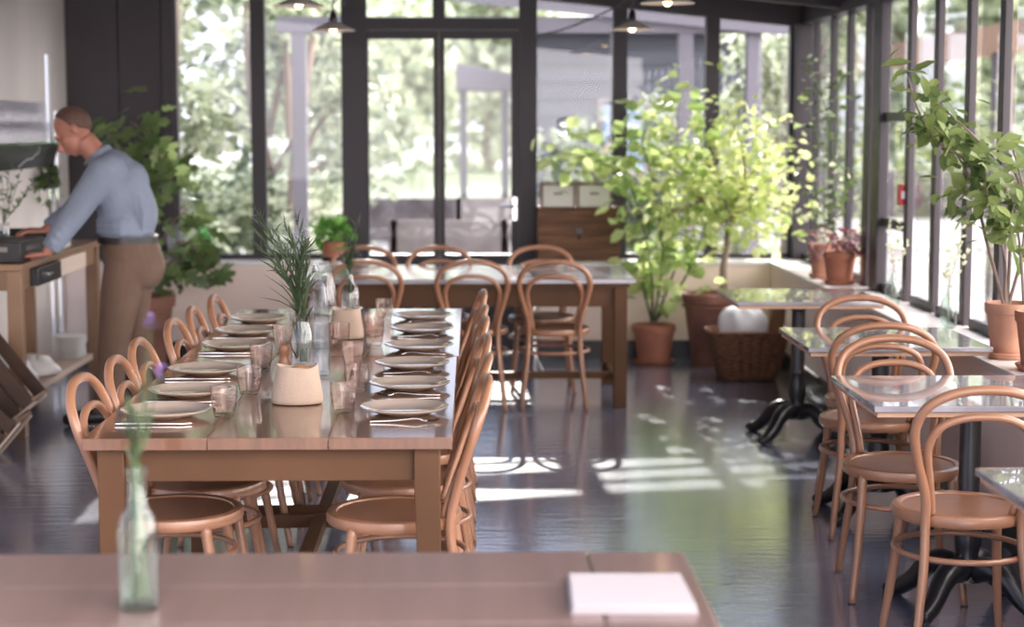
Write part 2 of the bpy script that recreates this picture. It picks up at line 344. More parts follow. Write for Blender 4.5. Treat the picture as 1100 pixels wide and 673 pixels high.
# ceiling with rafters
c = MB()
zc = lambda x: headz(x) + .17
c.prism([(XL - .15, zc(XL - .15)), (XR + .3, zc(XR + .3)), (XR + .3, zc(XR + .3) + .08), (XL - .15, zc(XL - .15) + .08)], 2.6, YG + .25)
struct(c.build('ceiling', M['ceil'], smooth=0), 'dark sloping ceiling boards', 'ceiling')
for i, y in enumerate((11.1, 9.75, 8.4, 7.05, 5.7, 4.35)):
    c = MB().prism([(XL, zc(XL) - .13), (XR, zc(XR) - .13), (XR, zc(XR)), (XL, zc(XL))], y - .04, y + .04)
    struct(c.build('trim_%d' % (i + 10), M['steel']), 'dark rafter under the ceiling, %s from the back windows' % ORD[i], 'rafter')
struct(MB().prism([(-2.06, headz(-2.06)), (XR + .06, headz(XR + .06)), (XR + .06, zc(XR + .06)), (-2.06, zc(-2.06))], YG - .06, YG + .06).build('trim_4', M['steel']), 'sloping dark head beam over the back windows', 'beam')
struct(MB().box(XR - .05, XR + .06, 1.0, YG - .06, 2.30, 2.46).build('trim_5', M['steel']), 'dark head beam over the side windows', 'beam')

# back windows: dark posts, mullions and panes
def win(name, x0, x1, label, mull=(), wl_=.03, wr=.03, top=headz):
    r_ = thing(name, ((x0 + x1) / 2, YG, SZ), label, 'window', kind='structure')
    f = MB(); f.prism([(x0, SZ), (x0 + wl_, SZ), (x0 + wl_, top(x0 + wl_)), (x0, top(x0))], YG - .05, YG + .05)
    f.prism([(x1 - wr, SZ), (x1, SZ), (x1, top(x1)), (x1 - wr, top(x1 - wr))], YG - .05, YG + .05)
    f.box(x0 + wl_, x1 - wr, YG - .03, YG + .03, SZ, SZ + .035)
    for a, b_ in mull: f.prism([(a, SZ), (b_, SZ), (b_, top(b_)), (a, top(a))], YG - .04, YG + .04)
    f.build('window_frame', M['steel'], r_, world=True)
    e = [x0 + wl_] + [q for a in mull for q in a] + [x1 - wr]
    for i in range(0, len(e), 2):
        MB().prism([(e[i], SZ + .035), (e[i + 1], SZ + .035), (e[i + 1], top(e[i + 1])), (e[i], top(e[i]))], YG - .004, YG + .004).build('pane', M['pane'], r_, world=True)
    return r_
win('window_2', -2.06, -.77, 'double back window behind the fig and herb pots', [(-1.53, -1.43)], .02, .13)
win('window_3', .44, 1.04, 'back window pane behind the wooden chest', [], .02, .05)
win('window_4', 1.04, 1.69, 'back window pane behind the bright leafy vine', [], .05, .05)
win('window_5', 1.69, XR + .06, 'back window pane in the corner behind the small tree', [], .045, .17)
# glazed double door with transom lights above
d = thing('door_1', (-.16, YG, 0), 'dark steel glazed double door to the garden', 'door', kind='structure')
f = MB()
f.box(-.77, -.725, YG - .05, YG + .05, 0, headz(-.75)).box(.335, .44, YG - .05, YG + .05, 0, headz(.4)).box(-.725, .335, YG - .05, YG + .05, 2.265, 2.345)
f.prism([(-.265, 2.345), (-.18, 2.345), (-.18, headz(-.18)), (-.265, headz(-.265))], YG - .04, YG + .04)
f.build('door_frame', M['steel'], d, world=True)
for a, b_ in ((-.725, -.265), (-.18, .335)):
    MB().prism([(a, 2.345), (b_, 2.345), (b_, headz(b_)), (a, headz(a))], YG - .004, YG + .004).build('pane', M['pane'], d, world=True)
for x0, x1, ga, gb in ((-.722, -.222, -.715, -.262), (-.22, .333, -.183, .281)):
    q = MB(); q.box(x0, ga, YG - .035, YG + .035, .01, 2.26).box(gb, x1, YG - .035, YG + .035, .01, 2.26).box(ga, gb, YG - .035, YG + .035, 2.20, 2.26).box(ga, gb, YG - .035, YG + .035, .01, .70)
    lf = q.build('door_leaf', M['steel'], d, world=True)
    MB().box(ga, gb, YG - .004, YG + .004, .70, 2.20).build('pane', M['pane'], lf, world=True)
h = MB().tube([(.305, YG - .035, 1.04), (.305, YG - .08, 1.04)], .011).tube([(.312, YG - .08, 1.04), (.20, YG - .08, 1.04)], .010).box(.29, .32, YG - .042, YG - .034, .94, 1.10)
h.build('door_handle', M['chrome'], lf, world=True, label='silver lever handle')
# side windows
ys = [(12.41, 12.30), (12.02, 11.96), (11.46, 11.40), (10.95, 10.89), (10.36, 10.20), (9.42, 9.26), (8.87, 8.74), (8.30, 8.14), (7.77, 7.60), (7.15, 7.05), (6.6, 6.5), (6.05, 5.95), (5.5, 5.4), (4.95, 4.85), (4.3, 4.2), (3.6, 3.5), (2.8, 2.7), (2.0, 1.9), (1.1, 1.0)]
names = ['behind the white flowering climber', 'beside the climbing pot plant', 'behind the red-leaved pot', 'next to the side door', None, 'behind the second bottle of dry stems', 'behind the ledge bottle nearest the big pots', 'just before the large leafy pots', 'behind the large leafy terracotta pots']
k = 6
for i in range(len(ys) - 1):
    far, nr = ys[i][1], ys[i + 1][0]
    lab = 'narrow side window %s' % (names[i] if i < len(names) and names[i] else 'number %d along the ledge' % i)
    if i == 4:
        d2 = thing('door_2', (XR, (far + nr) / 2, SZ), 'tall dark side window door with crossbars and a red box', 'door', kind='structure')
        f = MB().box(XR - .045, XR + .01, 10.22, 10.36, SZ, 2.30).box(XR - .05, XR + .01, 9.93, 10.12, SZ, 2.30).box(XR - .028, XR + .008, 9.345, 9.419, SZ, 2.30)
        for z in (1.63, 1.04): f.box(XR - .025, XR + .008, 9.42, 9.93, z, z + .05)
        f.box(XR - .025, XR + .008, 9.42, 9.93, SZ, SZ + .05)
        f.build('door_frame', M['steel'], d2, world=True, bevel=.003)
        for z0, z1 in ((SZ + .05, 1.04), (1.10, 1.63), (1.69, 2.30)): MB().box(XR - .004, XR + .004, 9.42, 9.90, z0, z1).build('pane', M['pane'], d2, world=True)
        continue
    r_ = thing('window_%d' % k, (XR, (far + nr) / 2, SZ), lab, 'window', kind='structure'); k += 1
    f = MB().box(XR - .028, XR + .008, nr - .075, nr - .001, SZ, 2.30).box(XR - .025, XR + .008, nr, far, SZ, SZ + .045)
    if i == 0: f.box(XR - .09, XR + .02, 12.30, 12.40, SZ, 2.30)
    f.build('window_frame', M['steel'], r_, world=True, bevel=.003)
    MB().box(XR - .004, XR + .004, nr, far, SZ + .05, 2.30).build('pane', M['pane'], r_, world=True)
q = at(970, 209, 9.42)
o = MB().box(-.028, .028, -.03, .02, -.055, .055).build('call_point', M['red'], origin=(q.x, 9.42, q.z), bevel=.006); tag(o, 'small red alarm box fixed to the side window post', 'alarm box')
MB().box(-.016, .016, -.033, -.0295, -.02, .02).build('cover', M['white'], o)

# ------------------------------------------------------------------ garden outside
struct(MB().box(-60, 60, YG + .2, 120, -.3, -.1).box(2.7, 60, -30, YG + .2, -.3, -.1).box(-60, -3.0, -30, YG + .2, -.3, -.1).build('ground_outside', M['gravel'], smooth=0), 'pale gravel ground outside the windows', 'ground').name = 'ground'
struct(MB().box(3.6, 60, 24, 31, -.1, -.06).build('path', M['housewall'], smooth=0), 'pale driveway beyond the side windows', 'driveway').name = 'ground_drive'
struct(MB().box(-30, 60, 36, 70, -.1, -.04).build('lawn', M['lawn'], smooth=0), 'green lawn far behind the garden', 'lawn').name = 'ground_lawn'
def tree(name, lab, x, y, h, sp, n, ls, mt, cat='tree', base=.35, seed=1, zs=1.0, trunk=.09, group=None):
    R = random.Random(seed)
    t_ = thing(name, (x, y, -.1), lab, cat, group)
    tb = MB(); pts = cr([(0, 0, 0), (R.uniform(-.1, .1), 0, h * .3), (R.uniform(-.2, .2), R.uniform(-.2, .2), h * .6), (R.uniform(-.3, .3), 0, h * .92)], 4)
    tb.tube(pts, [trunk, trunk * .7, trunk * .3], 7)
    blobs = []
    for i in range(9):
        a = R.uniform(0, 2 * PI); z = h * R.uniform(base, .95); rr = sp * R.uniform(.15, .75)
        e = Vector((math.cos(a) * rr, math.sin(a) * rr, z)); blobs.append((e, sp * R.uniform(.3, .55)))
        tb.tube(cr([(0, 0, z * .6), (e.x * .5, e.y * .5, z * .85), e], 3), [trunk * .45, trunk * .15], 5)
    tb.build('trunk', M['bark'], t_)
    lb = MB()
    for i in range(n):
        c_, br = R.choice(blobs)
        v = Vector((R.gauss(0, 1), R.gauss(0, 1), R.gauss(0, 1))).normalized() * br * R.random() ** .4
        p_ = c_ + Vector((v.x, v.y, v.z * zs))
        if p_.z < .05: p_.z = .05 + R.random() * .2
        lb.leaf(p_, (R.gauss(0, 1), R.gauss(0, 1), R.gauss(-.3, .6)), (R.gauss(0, .6), R.gauss(0, .6), 1), ls * R.uniform(.6, 1.3), ls * .6)
    lb.build('foliage', mt, t_, smooth=0)
    return t_
tree('garden_shrub', 'pale green shrub outside the back window, against the dark cladding', -2.55, 15.3, 3.6, 1.15, 2600, .13, M['tree_out'], 'shrub', .08, 3)
tree('garden_shrub', 'bushy shrub outside the back window behind the fig leaves', -1.95, 17.2, 3.4, 1.2, 2400, .15, M['tree_out2'], 'shrub', .08, 4)
tree('garden_shrub', 'leafy shrub outside the back window behind the herb pot', -1.62, 15.9, 3.0, .75, 1500, .13, M['tree_out'], 'shrub', .1, 5)
tree('garden_tree', 'tall dark tree in the garden beyond the double back window', -3.6, 21, 7.0, 2.6, 3200, .26, M['tree_out2'], 'tree', .12, 6, trunk=.16)
tree('garden_tree', 'far pale tree seen through the door glass', .6, 60, 7.0, 4.5, 2600, .6, M['tree_out'], 'tree', .1, 8, trunk=.2)
tree('garden_tree', 'far tree seen through the left door leaf', -3.4, 52, 6.0, 3.8, 2400, .55, M['tree_out'], 'tree', .1, 18, trunk=.2)
tree('garden_shrub', 'low green shrub outside behind the wooden chest', 1.25, 18.2, 1.75, .9, 1500, .14, M['tree_out2'], 'shrub', .06, 9)
tree('garden_shrub', 'rounded shrub outside behind the bright leafy vine', 2.25, 18.6, 1.95, .9, 1500, .14, M['tree_out'], 'shrub', .08, 10)
tree('garden_shrub', 'tall climber outside the corner back window', 2.75, 15.2, 2.9, .75, 1500, .12, M['tree_out'], 'shrub', .08, 11)
tree('garden_tree', 'tree in the field seen over the red-leaved pot', 6.4, 36, 5.5, 3.4, 2600, .4, M['tree_out2'], 'tree', .08, 12, trunk=.2)
tree('garden_tree', 'tree in the field seen beside the red box', 12.0, 46, 6.5, 4.2, 2600, .5, M['tree_out'], 'tree', .08, 13, trunk=.22)
tree('garden_tree', 'tree in the field seen above the ledge bottles', 16.5, 50, 6.5, 4.4, 2600, .5, M['tree_out2'], 'tree', .08, 14, trunk=.22)
tree('garden_tree', 'tree outside behind the large leafy pots', 13.0, 33, 6.0, 3.6, 2400, .4, M['tree_out2'], 'tree', .08, 15, trunk=.2)
tree('garden_tree', 'tree beyond the small back tree and corner post', 4.6, 33, 5.5, 2.6, 2200, .35, M['tree_out'], 'tree', .08, 16, trunk=.2)
# slatted porch in front of the back windows
pg = thing('porch', (.6, 13.8, -.1), 'lilac-grey slatted porch outside the back windows', 'porch')
for x in (-1.42, 1.22, 1.78, 2.35): MB().box(x - .06, x + .06, 14.75, 14.87, -.1, 2.36).build('post', M['lilac'], pg, world=True, bevel=.004)
MB().box(-1.6, 2.6, 14.74, 14.88, 2.36, 2.49).build('beam', M['lilac'], pg, world=True)
b_ = MB()
for i in range(8):
    y = 12.72 + i * .28; b_.prism([(-1.7, headz(-1.7) + .08), (2.6, headz(2.6) + .08), (2.6, headz(2.6) + .105), (-1.7, headz(-1.7) + .105)], y, y + .045)
b_.build('slats', M['lilac'], pg, world=True)
# far open shed, outdoor tables, timber beam, stone wall
sh = thing('open_shed', (-.2, 24, -.1), 'dark open shed roof on posts far behind the door glass', 'shed')
for x in (-.1, .45, 1.05): MB().box(x - .05, x + .05, 23.4, 23.5, -.1, 2.05).build('post', M['lilac'], sh, world=True)
MB().prism([(-.2, 2.05), (1.15, 2.05), (1.15, 2.14), (-.2, 2.40)], 23.2, 25.2).build('roof', M['slate'], sh, world=True)
ot = thing('outdoor_table', (-.1, 17.3, -.1), 'grey weathered garden table seen through the door glass', 'garden table')
b_ = MB(); b_.box(-.55, .65, -.4, .4, .70, .75).build('tabletop', M['greywood'], ot)
for x in (-.48, .58):
    for y in (-.33, .33): MB().box(x - .04, x + .04, y - .04, y + .04, 0, .70).build('leg', M['greywood'], ot)
for nm, x, y, lab in (('garden_bench', -.2, 15.8, 'grey garden bench seen through the left door leaf'), ('garden_bench', .35, 20.5, 'far grey garden bench seen through the right door leaf')):
    q = thing(nm, (x, y, -.1), lab, 'bench'); MB().box(-.55, .55, -.18, .18, .42, .47).build('seat', M['greywood'], q); MB().box(-.55, .55, .15, .19, .55, .85).build('backrest', M['greywood'], q)
    for sx_ in (-.5, .5): MB().box(sx_ - .03, sx_ + .03, -.17, .19, 0, .85 if False else .42).build('leg', M['greywood'], q); MB().box(sx_ - .03, sx_ + .03, .15, .18, .42, .85).build('backrest_post', M['greywood'], q)
ob = thing('outbuilding', (1.9, 21.5, -.1), 'lilac-grey timber outbuilding behind the low garden shrubs', 'outbuilding')
b_ = MB()
for i in range(14): b_.box(.62, 3.2, 21.0 - .02 * (i % 1), 21.03, -.1 + i * .2, .085 + i * .2)
b_.build('siding', M['slatewood'], ob, world=True)
MB().box(.62, 3.2, 21.04, 22.6, -.1, 2.66).build('wall', M['lilac'], ob, world=True)
MB().prism([(.5, 2.68), (3.3, 2.64), (3.3, 2.70), (.5, 2.78)], 20.6, 22.9).build('roof', M['slate'], ob, world=True)
fr = MB().box(1.5, 2.1, 20.97, 20.998, 1.0, 1.9).build('window_frame', M['greywood'], ob, world=True); MB().box(1.56, 2.04, 20.96, 20.968, 1.06, 1.84).build('pane', M['screen'], fr, world=True)
bm_ = thing('timber_awning', (4.05, 15, -.1), 'orange timber beam on posts outside the side windows', 'awning')
MB().box(3.95, 4.15, 8.0, 22, 2.15, 2.36).build('beam', M['eave'], bm_, world=True)
for y in (9, 13.5, 18, 21.5): MB().box(3.98, 4.12, y - .07, y + .07, -.1, 2.15).build('post', M['greywood'], bm_, world=True)
o = MB().box(3.2, 40, 32, 32.5, -.1, .75).build('garden_wall', M['stonewall'], origin=(20, 32.2, -.1), world=True); tag(o, 'low dry stone wall across the driveway', 'stone wall')
o = MB().box(-7, 3.4, 26, 26.4, -.1, .52).build('garden_wall', M['stonewall'], origin=(-1.8, 26.2, -.1), world=True); tag(o, 'low stone garden wall seen through the door glass', 'stone wall')

# ------------------------------------------------------------------ bentwood chairs
def make_chair(label):
    t_ = thing('bentwood_chair', (0, 0, 0), label, 'chair')
    h_ = [(.185, -.235, 0), (.165, -.207, .17), (.149, -.183, .31), (.1445, -.168, .425), (.150, -.182, .52), (.184, -.214, .64), (.199, -.243, .725), (.172, -.268, .795), (.098, -.282, .838), (0, -.286, .850)]
    pts = cr(h_ + [(-x, y, z) for x, y, z in h_[-2::-1]], 4)
    MB().tube(pts, [.0125, .0145, .0150, .0150, .0150, .0150, .0150, .0145, .0125], 9).build('back_frame', M['bent'], t_, smooth=180)
    i_ = [(.1215, -.150, .455), (.134, -.176, .54), (.150, -.207, .625), (.152, -.225, .68), (.124, -.243, .733), (.066, -.251, .760), (0, -.253, .766)]
    MB().tube(cr(i_ + [(-x, y, z) for x, y, z in i_[-2::-1]], 4), .0125, 8).build('inner_bow', M['bent'], t_, smooth=180)
    MB().lathe([(.172, .418), (.200, .418), (.206, .426), (.207, .440), (.203, .451), (.192, .456), (.176, .453), (.172, .447), (.172, .418)], 40).build('seat_frame', M['bent'], t_)
    MB().lathe([(.0, .433), (.178, .433), (.178, .449), (.12, .446), (.0, .444)], 40).build('seat', M['seat'], t_)
    for s in (-1, 1):
        MB().tube(cr([(s * .150, .118, .430), (s * .158, .137, .30), (s * .172, .165, .14), (s * .188, .190, 0)], 4), [.0170, .0160, .0145, .0120], 9).build('front_leg', M['bent'], t_, smooth=180)
        MB().lathe([(.0, .0), (.013, .0), (.013, .004), (.0, .004)], 10, (s * .188, .190, -.0005)).build('foot_glide', M['black'], t_)
    MB().tube([(.2 * math.cos(a), -.02 + .2 * math.sin(a), .322) for a in [2 * PI * i / 36 for i in range(36)]], .0095, 8, closed=True).build('stretcher', M['bent'], t_, smooth=180)
    return t_
proto = make_chair('x'); used = [False]
def chair(x, y, rz, label, group):
    rz = math.radians(rz)
    if not used[0]:
        used[0] = True; proto.location = (x, y, 0.001); proto.rotation_euler = (0, 0, rz); proto['label'] = label; proto['group'] = group; return proto
    return dup(proto, (x, y, 0.001), rz, label, group)
G1 = 'bentwood chairs along the long table'
endn = ['nearest the foreground table', 'second from the near end', 'third from the near end', 'third from the far end', 'second from the far end', 'last at the far end']
for i, (y, a) in enumerate(zip((5.29, 5.79, 6.32, 6.93, 7.37, 8.05), (1, -2, 2, 0, -1, 2))):
    chair(-.228 - (.008 if i == 0 else 0), y, 90 + a, 'bentwood chair on the aisle side of the long table, ' + endn[i], G1)
for i, (y, a) in enumerate(zip((5.33, 5.765, 6.24, 6.88, 7.35, 7.83), (-2, 1, 0, -1, 2, 0))):
    chair((-.905, -.885, -.90, -.885, -.88, -.86)[i], y, -90 + a, 'bentwood chair on the counter side of the long table, ' + endn[i], G1)
G2 = 'bentwood chairs around the stone-topped table'
for x, l in ((-.60, 'behind the bud vase'), (.005, 'in the middle'), (.475, 'nearest the potted vine')):
    chair(x, 10.12, (2, 0, -2)[0 if x < -.1 else 1 if x < .2 else 2], 'bentwood chair at the near side of the stone table, ' + l, G2)
for x, l in ((-.67, 'below the herb pot'), (-.20, 'before the left door leaf'), (.43, 'below the wooden chest')):
    chair(x, 10.72, 180, 'bentwood chair at the far side of the stone table, ' + l, G2)
G3 = 'bentwood chairs at the small marble tables'
chair(1.50, 5.32, -1, 'bentwood chair with its back to the camera at the nearest fully seen marble table', G3)
chair(1.49, 6.00, 175, 'bentwood chair facing the camera, tucked under the marble table from its far side', G3)
chair(1.60, 6.97, -3, 'bentwood chair with its back to the camera at the second marble table', G3)
chair(1.72, 7.47, 180, 'bentwood chair facing the camera behind the second marble table', G3)

# ------------------------------------------------------------------ wooden tables
def wood_table(name, cx, cy, wx, ly, label, topm, seams, bread=0, rz=0, legw=.075):
    t_ = thing(name, (cx, cy, 0), label, 'table', rz=rz)
    hx, hy = wx / 2, ly / 2; H_ = .74
    e = sorted([-hx] + list(seams) + [hx])
    y0, y1 = -hy + bread, hy - bread
    for a, b2 in zip(e[:-1], e[1:]):
        MB().box(a + (.0006 if a > -hx else 0), b2 - (.0006 if b2 < hx else 0), y0 + .0005, y1 - .0005, H_ - .035, H_).build('top_plank', topm, t_, bevel=.0018)
    if bread:
        for ya, yb in ((-hy, y0 - .001), (y1 + .001, hy)): MB().box(-hx, hx, ya, yb, H_ - .035, H_).build('breadboard_end', topm, t_, bevel=.010)
    ins = .035
    ap = MB()
    for s in (-1, 1):
        ap.box(-hx + ins + legw, hx - ins - legw, s * (hy - ins - .035) - .012, s * (hy - ins - .035) + .012, H_ - .135, H_ - .036)
        ap.box(s * (hx - ins - .035) - .012, s * (hx - ins - .035) + .012, -hy + ins + legw, hy - ins - legw, H_ - .135, H_ - .036)
    ap.build('apron', M['apron'], t_, bevel=.002)
    for sx_ in (-1, 1):
        for sy in (-1, 1):
            xa, ya = sx_ * (hx - ins), sy * (hy - ins); xb, yb = xa - sx_ * legw, ya - sy * legw
            xc, yc = xa - sx_ * legw * .72, ya - sy * legw * .72
            q = MB(); r1 = [(xa, ya), (xb, ya), (xb, yb), (xa, yb)]; r0 = [(xa, ya), (xc, ya), (xc, yc), (xa, yc)]
            if sx_ * sy < 0: r1 = r1[::-1]; r0 = r0[::-1]
            q.loft([[(x, y, 0) for x, y in r0], [(x, y, H_ - .14) for x, y in r1], [(x, y, H_ - .036) for x, y in r1]]); q.build('leg', M['apron'], t_, bevel=.003)
    st = MB()
    for s in (-1, 1): st.box(-hx + ins + .02, hx - ins - .02, s * (hy - ins - .035) - .016, s * (hy - ins - .035) + .016, .10, .15)
    st.box(-.025, .025, -hy + ins + .05, hy - ins - .05, .105, .145); st.build('stretcher', M['apron'], t_, bevel=.002)
    return t_
wood_table('dining_table', -.575, 5.79, 1.04, 1.735, 'long wooden dining table section nearer the camera, set for six', M['top'], (-.17, .17))
wood_table('dining_table', -.572, 7.535, 1.05, 1.735, 'long wooden dining table section farther away, set for six beside the water jug', M['top'], (-.17, .17))
wood_table('dining_table', -.43, 3.06, 1.04, 1.74, 'blurred wooden table in the foreground with one folded napkin', M['frontop'], (-.26, .0, .26), bread=.205, rz=PI / 2)
# stone-topped table
t_ = thing('stone_table', (-.03, 10.49, 0), 'oak table with a grey stone top in front of the glazed door', 'table')
MB().box(-.96, .96, -.53, .53, .715, .74).build('stone_top', M['stone'], t_, bevel=.004, label='grey stone top')
MB().box(-.93, .93, -.50, .50, .69, .714).build('top_rail', M['apron'], t_)
a = MB()
for s in (-1, 1): a.box(-.84, .84, s * .46 - .012, s * .46 + .012, .58, .69); a.box(s * .875 - .012, s * .875 + .012, -.43, .43, .58, .69)
a.build('apron', M['apron'], t_)
for sx_ in (-1, 1):
    for sy in (-1, 1): MB().box(sx_ * .88 - .038, sx_ * .88 + .038, sy * .46 - .038, sy * .46 + .038, 0, .689).build('leg', M['apron'], t_, bevel=.004)
a = MB(); a.box(-.875, .875, -.02, .02, .10, .14)
for s in (-1, 1): a.box(s * .88 - .016, s * .88 + .016, -.43, .43, .10, .145)
a.build('stretcher', M['apron'], t_, bevel=.002)
# marble cafe tables
def cafe_table(y0, y1, x0, label):
    x1 = 2.055; cx, cy = (x0 + x1) / 2, (y0 + y1) / 2; hx, hy = (x1 - x0) / 2, (y1 - y0) / 2
    t_ = thing('marble_table', (cx, cy, 0), label, 'table', 'small marble tables along the window ledge')
    MB().box(-hx, hx, -hy, hy, .722, .742).build('marble_top', M['marble'], t_, bevel=.003)
    MB().box(-hx + .012, hx - .012, -hy + .012, hy - .012, .706, .7215).build('top_frame', M['eave'], t_)
    MB().lathe([(.0, .10), (.055, .10), (.05, .13), (.034, .155), (.042, .17), (.036, .19), (.044, .22), (.047, .25), (.043, .29), (.034, .325), (.041, .34), (.035, .36), (.035, .66), (.05, .675), (.055, .69), (.0, .69)], 20).build('column', M['iron'], t_)
    MB().box(-.2, .2, -.02, .02, .69, .705).box(-.02, .02, -.2, .2, .69, .705).build('top_bracket', M['iron'], t_)
    for i in range(4):
        a_ = PI / 4 + i * PI / 2; c_, s_ = math.cos(a_), math.sin(a_)
        pr = [(.03, .135), (.09, .15), (.15, .125), (.20, .07), (.25, .035), (.285, .022), (.30, .03)]
        MB().tube(cr([(c_ * r_, s_ * r_, z) for r_, z in pr], 3), [.042, .042, .038, .033, .030, .030, .020], 8).ball((c_ * .295, s_ * .295, .0215), (.026, .026, .021), 10, 6).build('foot', M['iron'], t_, smooth=180)
    return t_
cafe_table(8.66, 9.37, 1.31, 'farthest small marble table, beside the wicker basket')
cafe_table(6.87, 7.56, 1.325, 'second marble table from the far end, before the ledge bottles')
cafe_table(5.42, 6.10, 1.255, 'third marble table from the far end, with two bentwood chairs tucked in')
cafe_table(3.76, 4.44, 1.29, 'nearest marble table, only its corner in the photo')

# ------------------------------------------------------------------ place settings
pl = MB().lathe([(.0, .0), (.075, .0), (.082, .004), (.100, .010), (.134, .021), (.136, .024), (.133, .0255), (.104, .016), (.092, .0105), (.0, .0095)], 40)
first = [None]
def plate(x, y, lab, group):
    if first[0] is None:
        first[0] = tag(pl.build('plate', M['plate'], origin=(x, y, .7405)), lab, 'plate', group); return
    dup(first[0], (x, y, .7405), None, lab, group)
G = 'plates laid along the long table'
YR = (5.335, 5.84, 6.345, 6.86, 7.43, 7.94); YLf = (5.30, 5.71, 6.215, 6.90, 7.375, 7.84)
XRp = (-.205, -.207, -.215, -.205, -.21, -.22); XLp = (-.923, -.915, -.935, -.925, -.94, -.945)
for i in range(6): plate(XRp[i], YR[i], 'sand-coloured plate on the aisle side of the long table, ' + endn[i], G)
for i in range(6): plate(XLp[i], YLf[i], 'sand-coloured plate on the counter side of the long table, ' + endn[i], G)
def fork():
    m_ = MB(); m_.tube(cr([(-.10, 0, .004), (-.03, 0, .006), (.03, 0, .012), (.055, 0, .008)], 3), [.0055, .004, .003, .004], 6, flat=.45)
    m_.tube([(.05, 0, .008), (.062, 0, .006), (.07, 0, .006)], [.004, .011, .011], 6, flat=.25)
    for k_ in range(4): m_.tube(cr([(.068, -.0095 + k_ * .0063, .006), (.085, -.0095 + k_ * .0063, .005), (.104, -.0095 + k_ * .0063, .010)], 2), [.0019, .0012], 5)
    return m_
def knife():
    m_ = MB(); m_.tube([(-.11, 0, .005), (-.06, 0, .006), (-.01, 0, .005)], [.006, .0075, .005], 6, flat=.7)
    m_.slab([(-.012, -.004), (.09, -.006), (.112, .004), (.10, .007), (-.012, .006)], .0035, .0055); return m_
fk = kn = None
for i in range(6):
    lab = 'fork on the aisle side of the long table, ' + endn[i]
    loc = (XRp[i] + .005, YR[i] - .165, .7405)
    if fk is None: fk = tag(fork().build('fork', M['cutlery'], origin=loc), lab, 'fork', 'forks on the aisle side')
    else: dup(fk, loc, PI + .03 if i % 2 else -.03, lab)
    lab = 'knife on the counter side of the long table, ' + endn[i]
    loc = (XLp[i] - .01, YLf[i] - .16, .7405)
    if kn is None: kn = tag(knife().build('knife', M['cutlery'], origin=loc), lab, 'knife', 'knives on the counter side')
    else: dup(kn, loc, .02 * (-1) ** i, lab)
# tumblers
RIB = [(.0335, .022), (.0372, .040), (.0398, .060), (.0404, .074)]
TP = [(.0, .0), (.028, .0), (.031, .004), (.036, .03), (.0375, .031), (.0385, .05), (.040, .051), (.041, .092), (.0392, .092), (.0375, .05), (.034, .03), (.028, .009), (.0, .009)]
tm = None
def tumbler(px, py, lab, z=.7405, dz=0, g='tumblers on the long table'):
    global tm
    q = on(px, py, z); q.z = z + dz
    if tm is None:
        mbt = MB().lathe(TP, 24)
        for r_, z_ in RIB + [(.0402, .092)]: mbt.tube([(r_ * math.cos(a_), r_ * math.sin(a_), z_) for a_ in [2 * PI * i / 24 for i in range(24)]], .0013, 5, closed=True)
        tm = tag(mbt.build('tumbler', M['pinkglass'], origin=q, smooth=60), lab, 'glass', g); return tm
    return dup(tm, q, None, lab, g)
for px, py, lab in ((369, 443, 'aisle-side tumbler nearest the foreground table, by the first plate'), (383, 420, 'aisle-side tumbler by the second plate, right of the front canvas bag'),
                    (379, 394, 'aisle-side tumbler by the third plate from the near end'), (241, 447, 'counter-side tumbler nearest the foreground table, by the first plate'),
                    (268, 423, 'counter-side tumbler by the second plate, left of the front canvas bag'), (281, 398, 'counter-side tumbler by the third plate, left of the pepper mill'),
                    (304, 374, 'counter-side tumbler standing behind the pepper mill'), (402, 371, 'lower tumbler of the stack of two right of the far canvas bag'),
                    (413, 343, 'tumbler by the far plates in front of the stone-topped table'), (365, 372, 'tumbler half hidden in front of the far canvas bag'), (328, 362, 'tumbler standing behind the tall flower glass')):
    tumbler(px, py, lab)
tumbler(402, 371, 'upper tumbler of the stack of two right of the far canvas bag', .7405, .036)
# pepper mill
q = on(306, 393, .7405)
o = tag(thing('pepper_mill', q, 'small turned wooden pepper mill beside the flower glass', 'pepper mill'), 'small turned wooden pepper mill beside the flower glass', 'pepper mill')
MB().lathe([(.0, 0), (.021, 0), (.022, .01), (.017, .025), (.016, .038), (.019, .05), (.0, .05)], 18).build('mill_body', M['mill'], o)
MB().lathe([(.0, .05), (.017, .05), (.021, .062), (.018, .076), (.006, .084), (.0, .085)], 18).build('mill_head', M['mill'], o)
# canvas bags with bread
def bag(px, py, wpx, hpx, lab, seed):
    q = on(px, py, .741); s_ = q.y / FPX; rx = wpx * s_ / 2; h_ = hpx * s_; R = random.Random(seed)
    t_ = thing('bread_bag', q + Vector((0, rx * .75, 0)), lab, 'canvas bag', 'canvas bread bags on the long table')
    n = 32; rings = []
    for z, k_, ex in ((0, .90, 0), (.012, 1.0, 0), (.25, .97, .2), (.55, .88, .5), (.85, .79, .9), (.99, .775, 1), (1.0, .755, 1), (.93, .745, 1), (.5, .80, .5), (.08, .90, 0)):
        ring = []
        for i in range(n):
            a_ = 2 * PI * i / n; wv = 1 + ex * (.035 * math.sin(3 * a_ + seed) + .03 * math.sin(5 * a_)) + .012 * math.sin(7 * a_ + 9 * z)
            ring.append((rx * k_ * wv * math.cos(a_), rx * .75 * k_ * wv * math.sin(a_), h_ * z + ex * .005 * math.sin(2 * a_ + seed) + (.003 * math.sin(3 * a_) * ex)))
        rings.append(ring)
    MB().loft(rings).build('bag_cloth', M['canvas'], t_, smooth=180, sub=1)
    c_ = MB().ball((0, 0, 0), (rx * .5, rx * .36, .035), 14, 8).build('bread_roll', M['bread'], origin=t_.location + Vector((.01, 0, h_ * .72)), smooth=180)
    tag(c_, 'brown bread roll inside the ' + ('front' if seed == 1 else 'far') + ' canvas bag', 'bread')
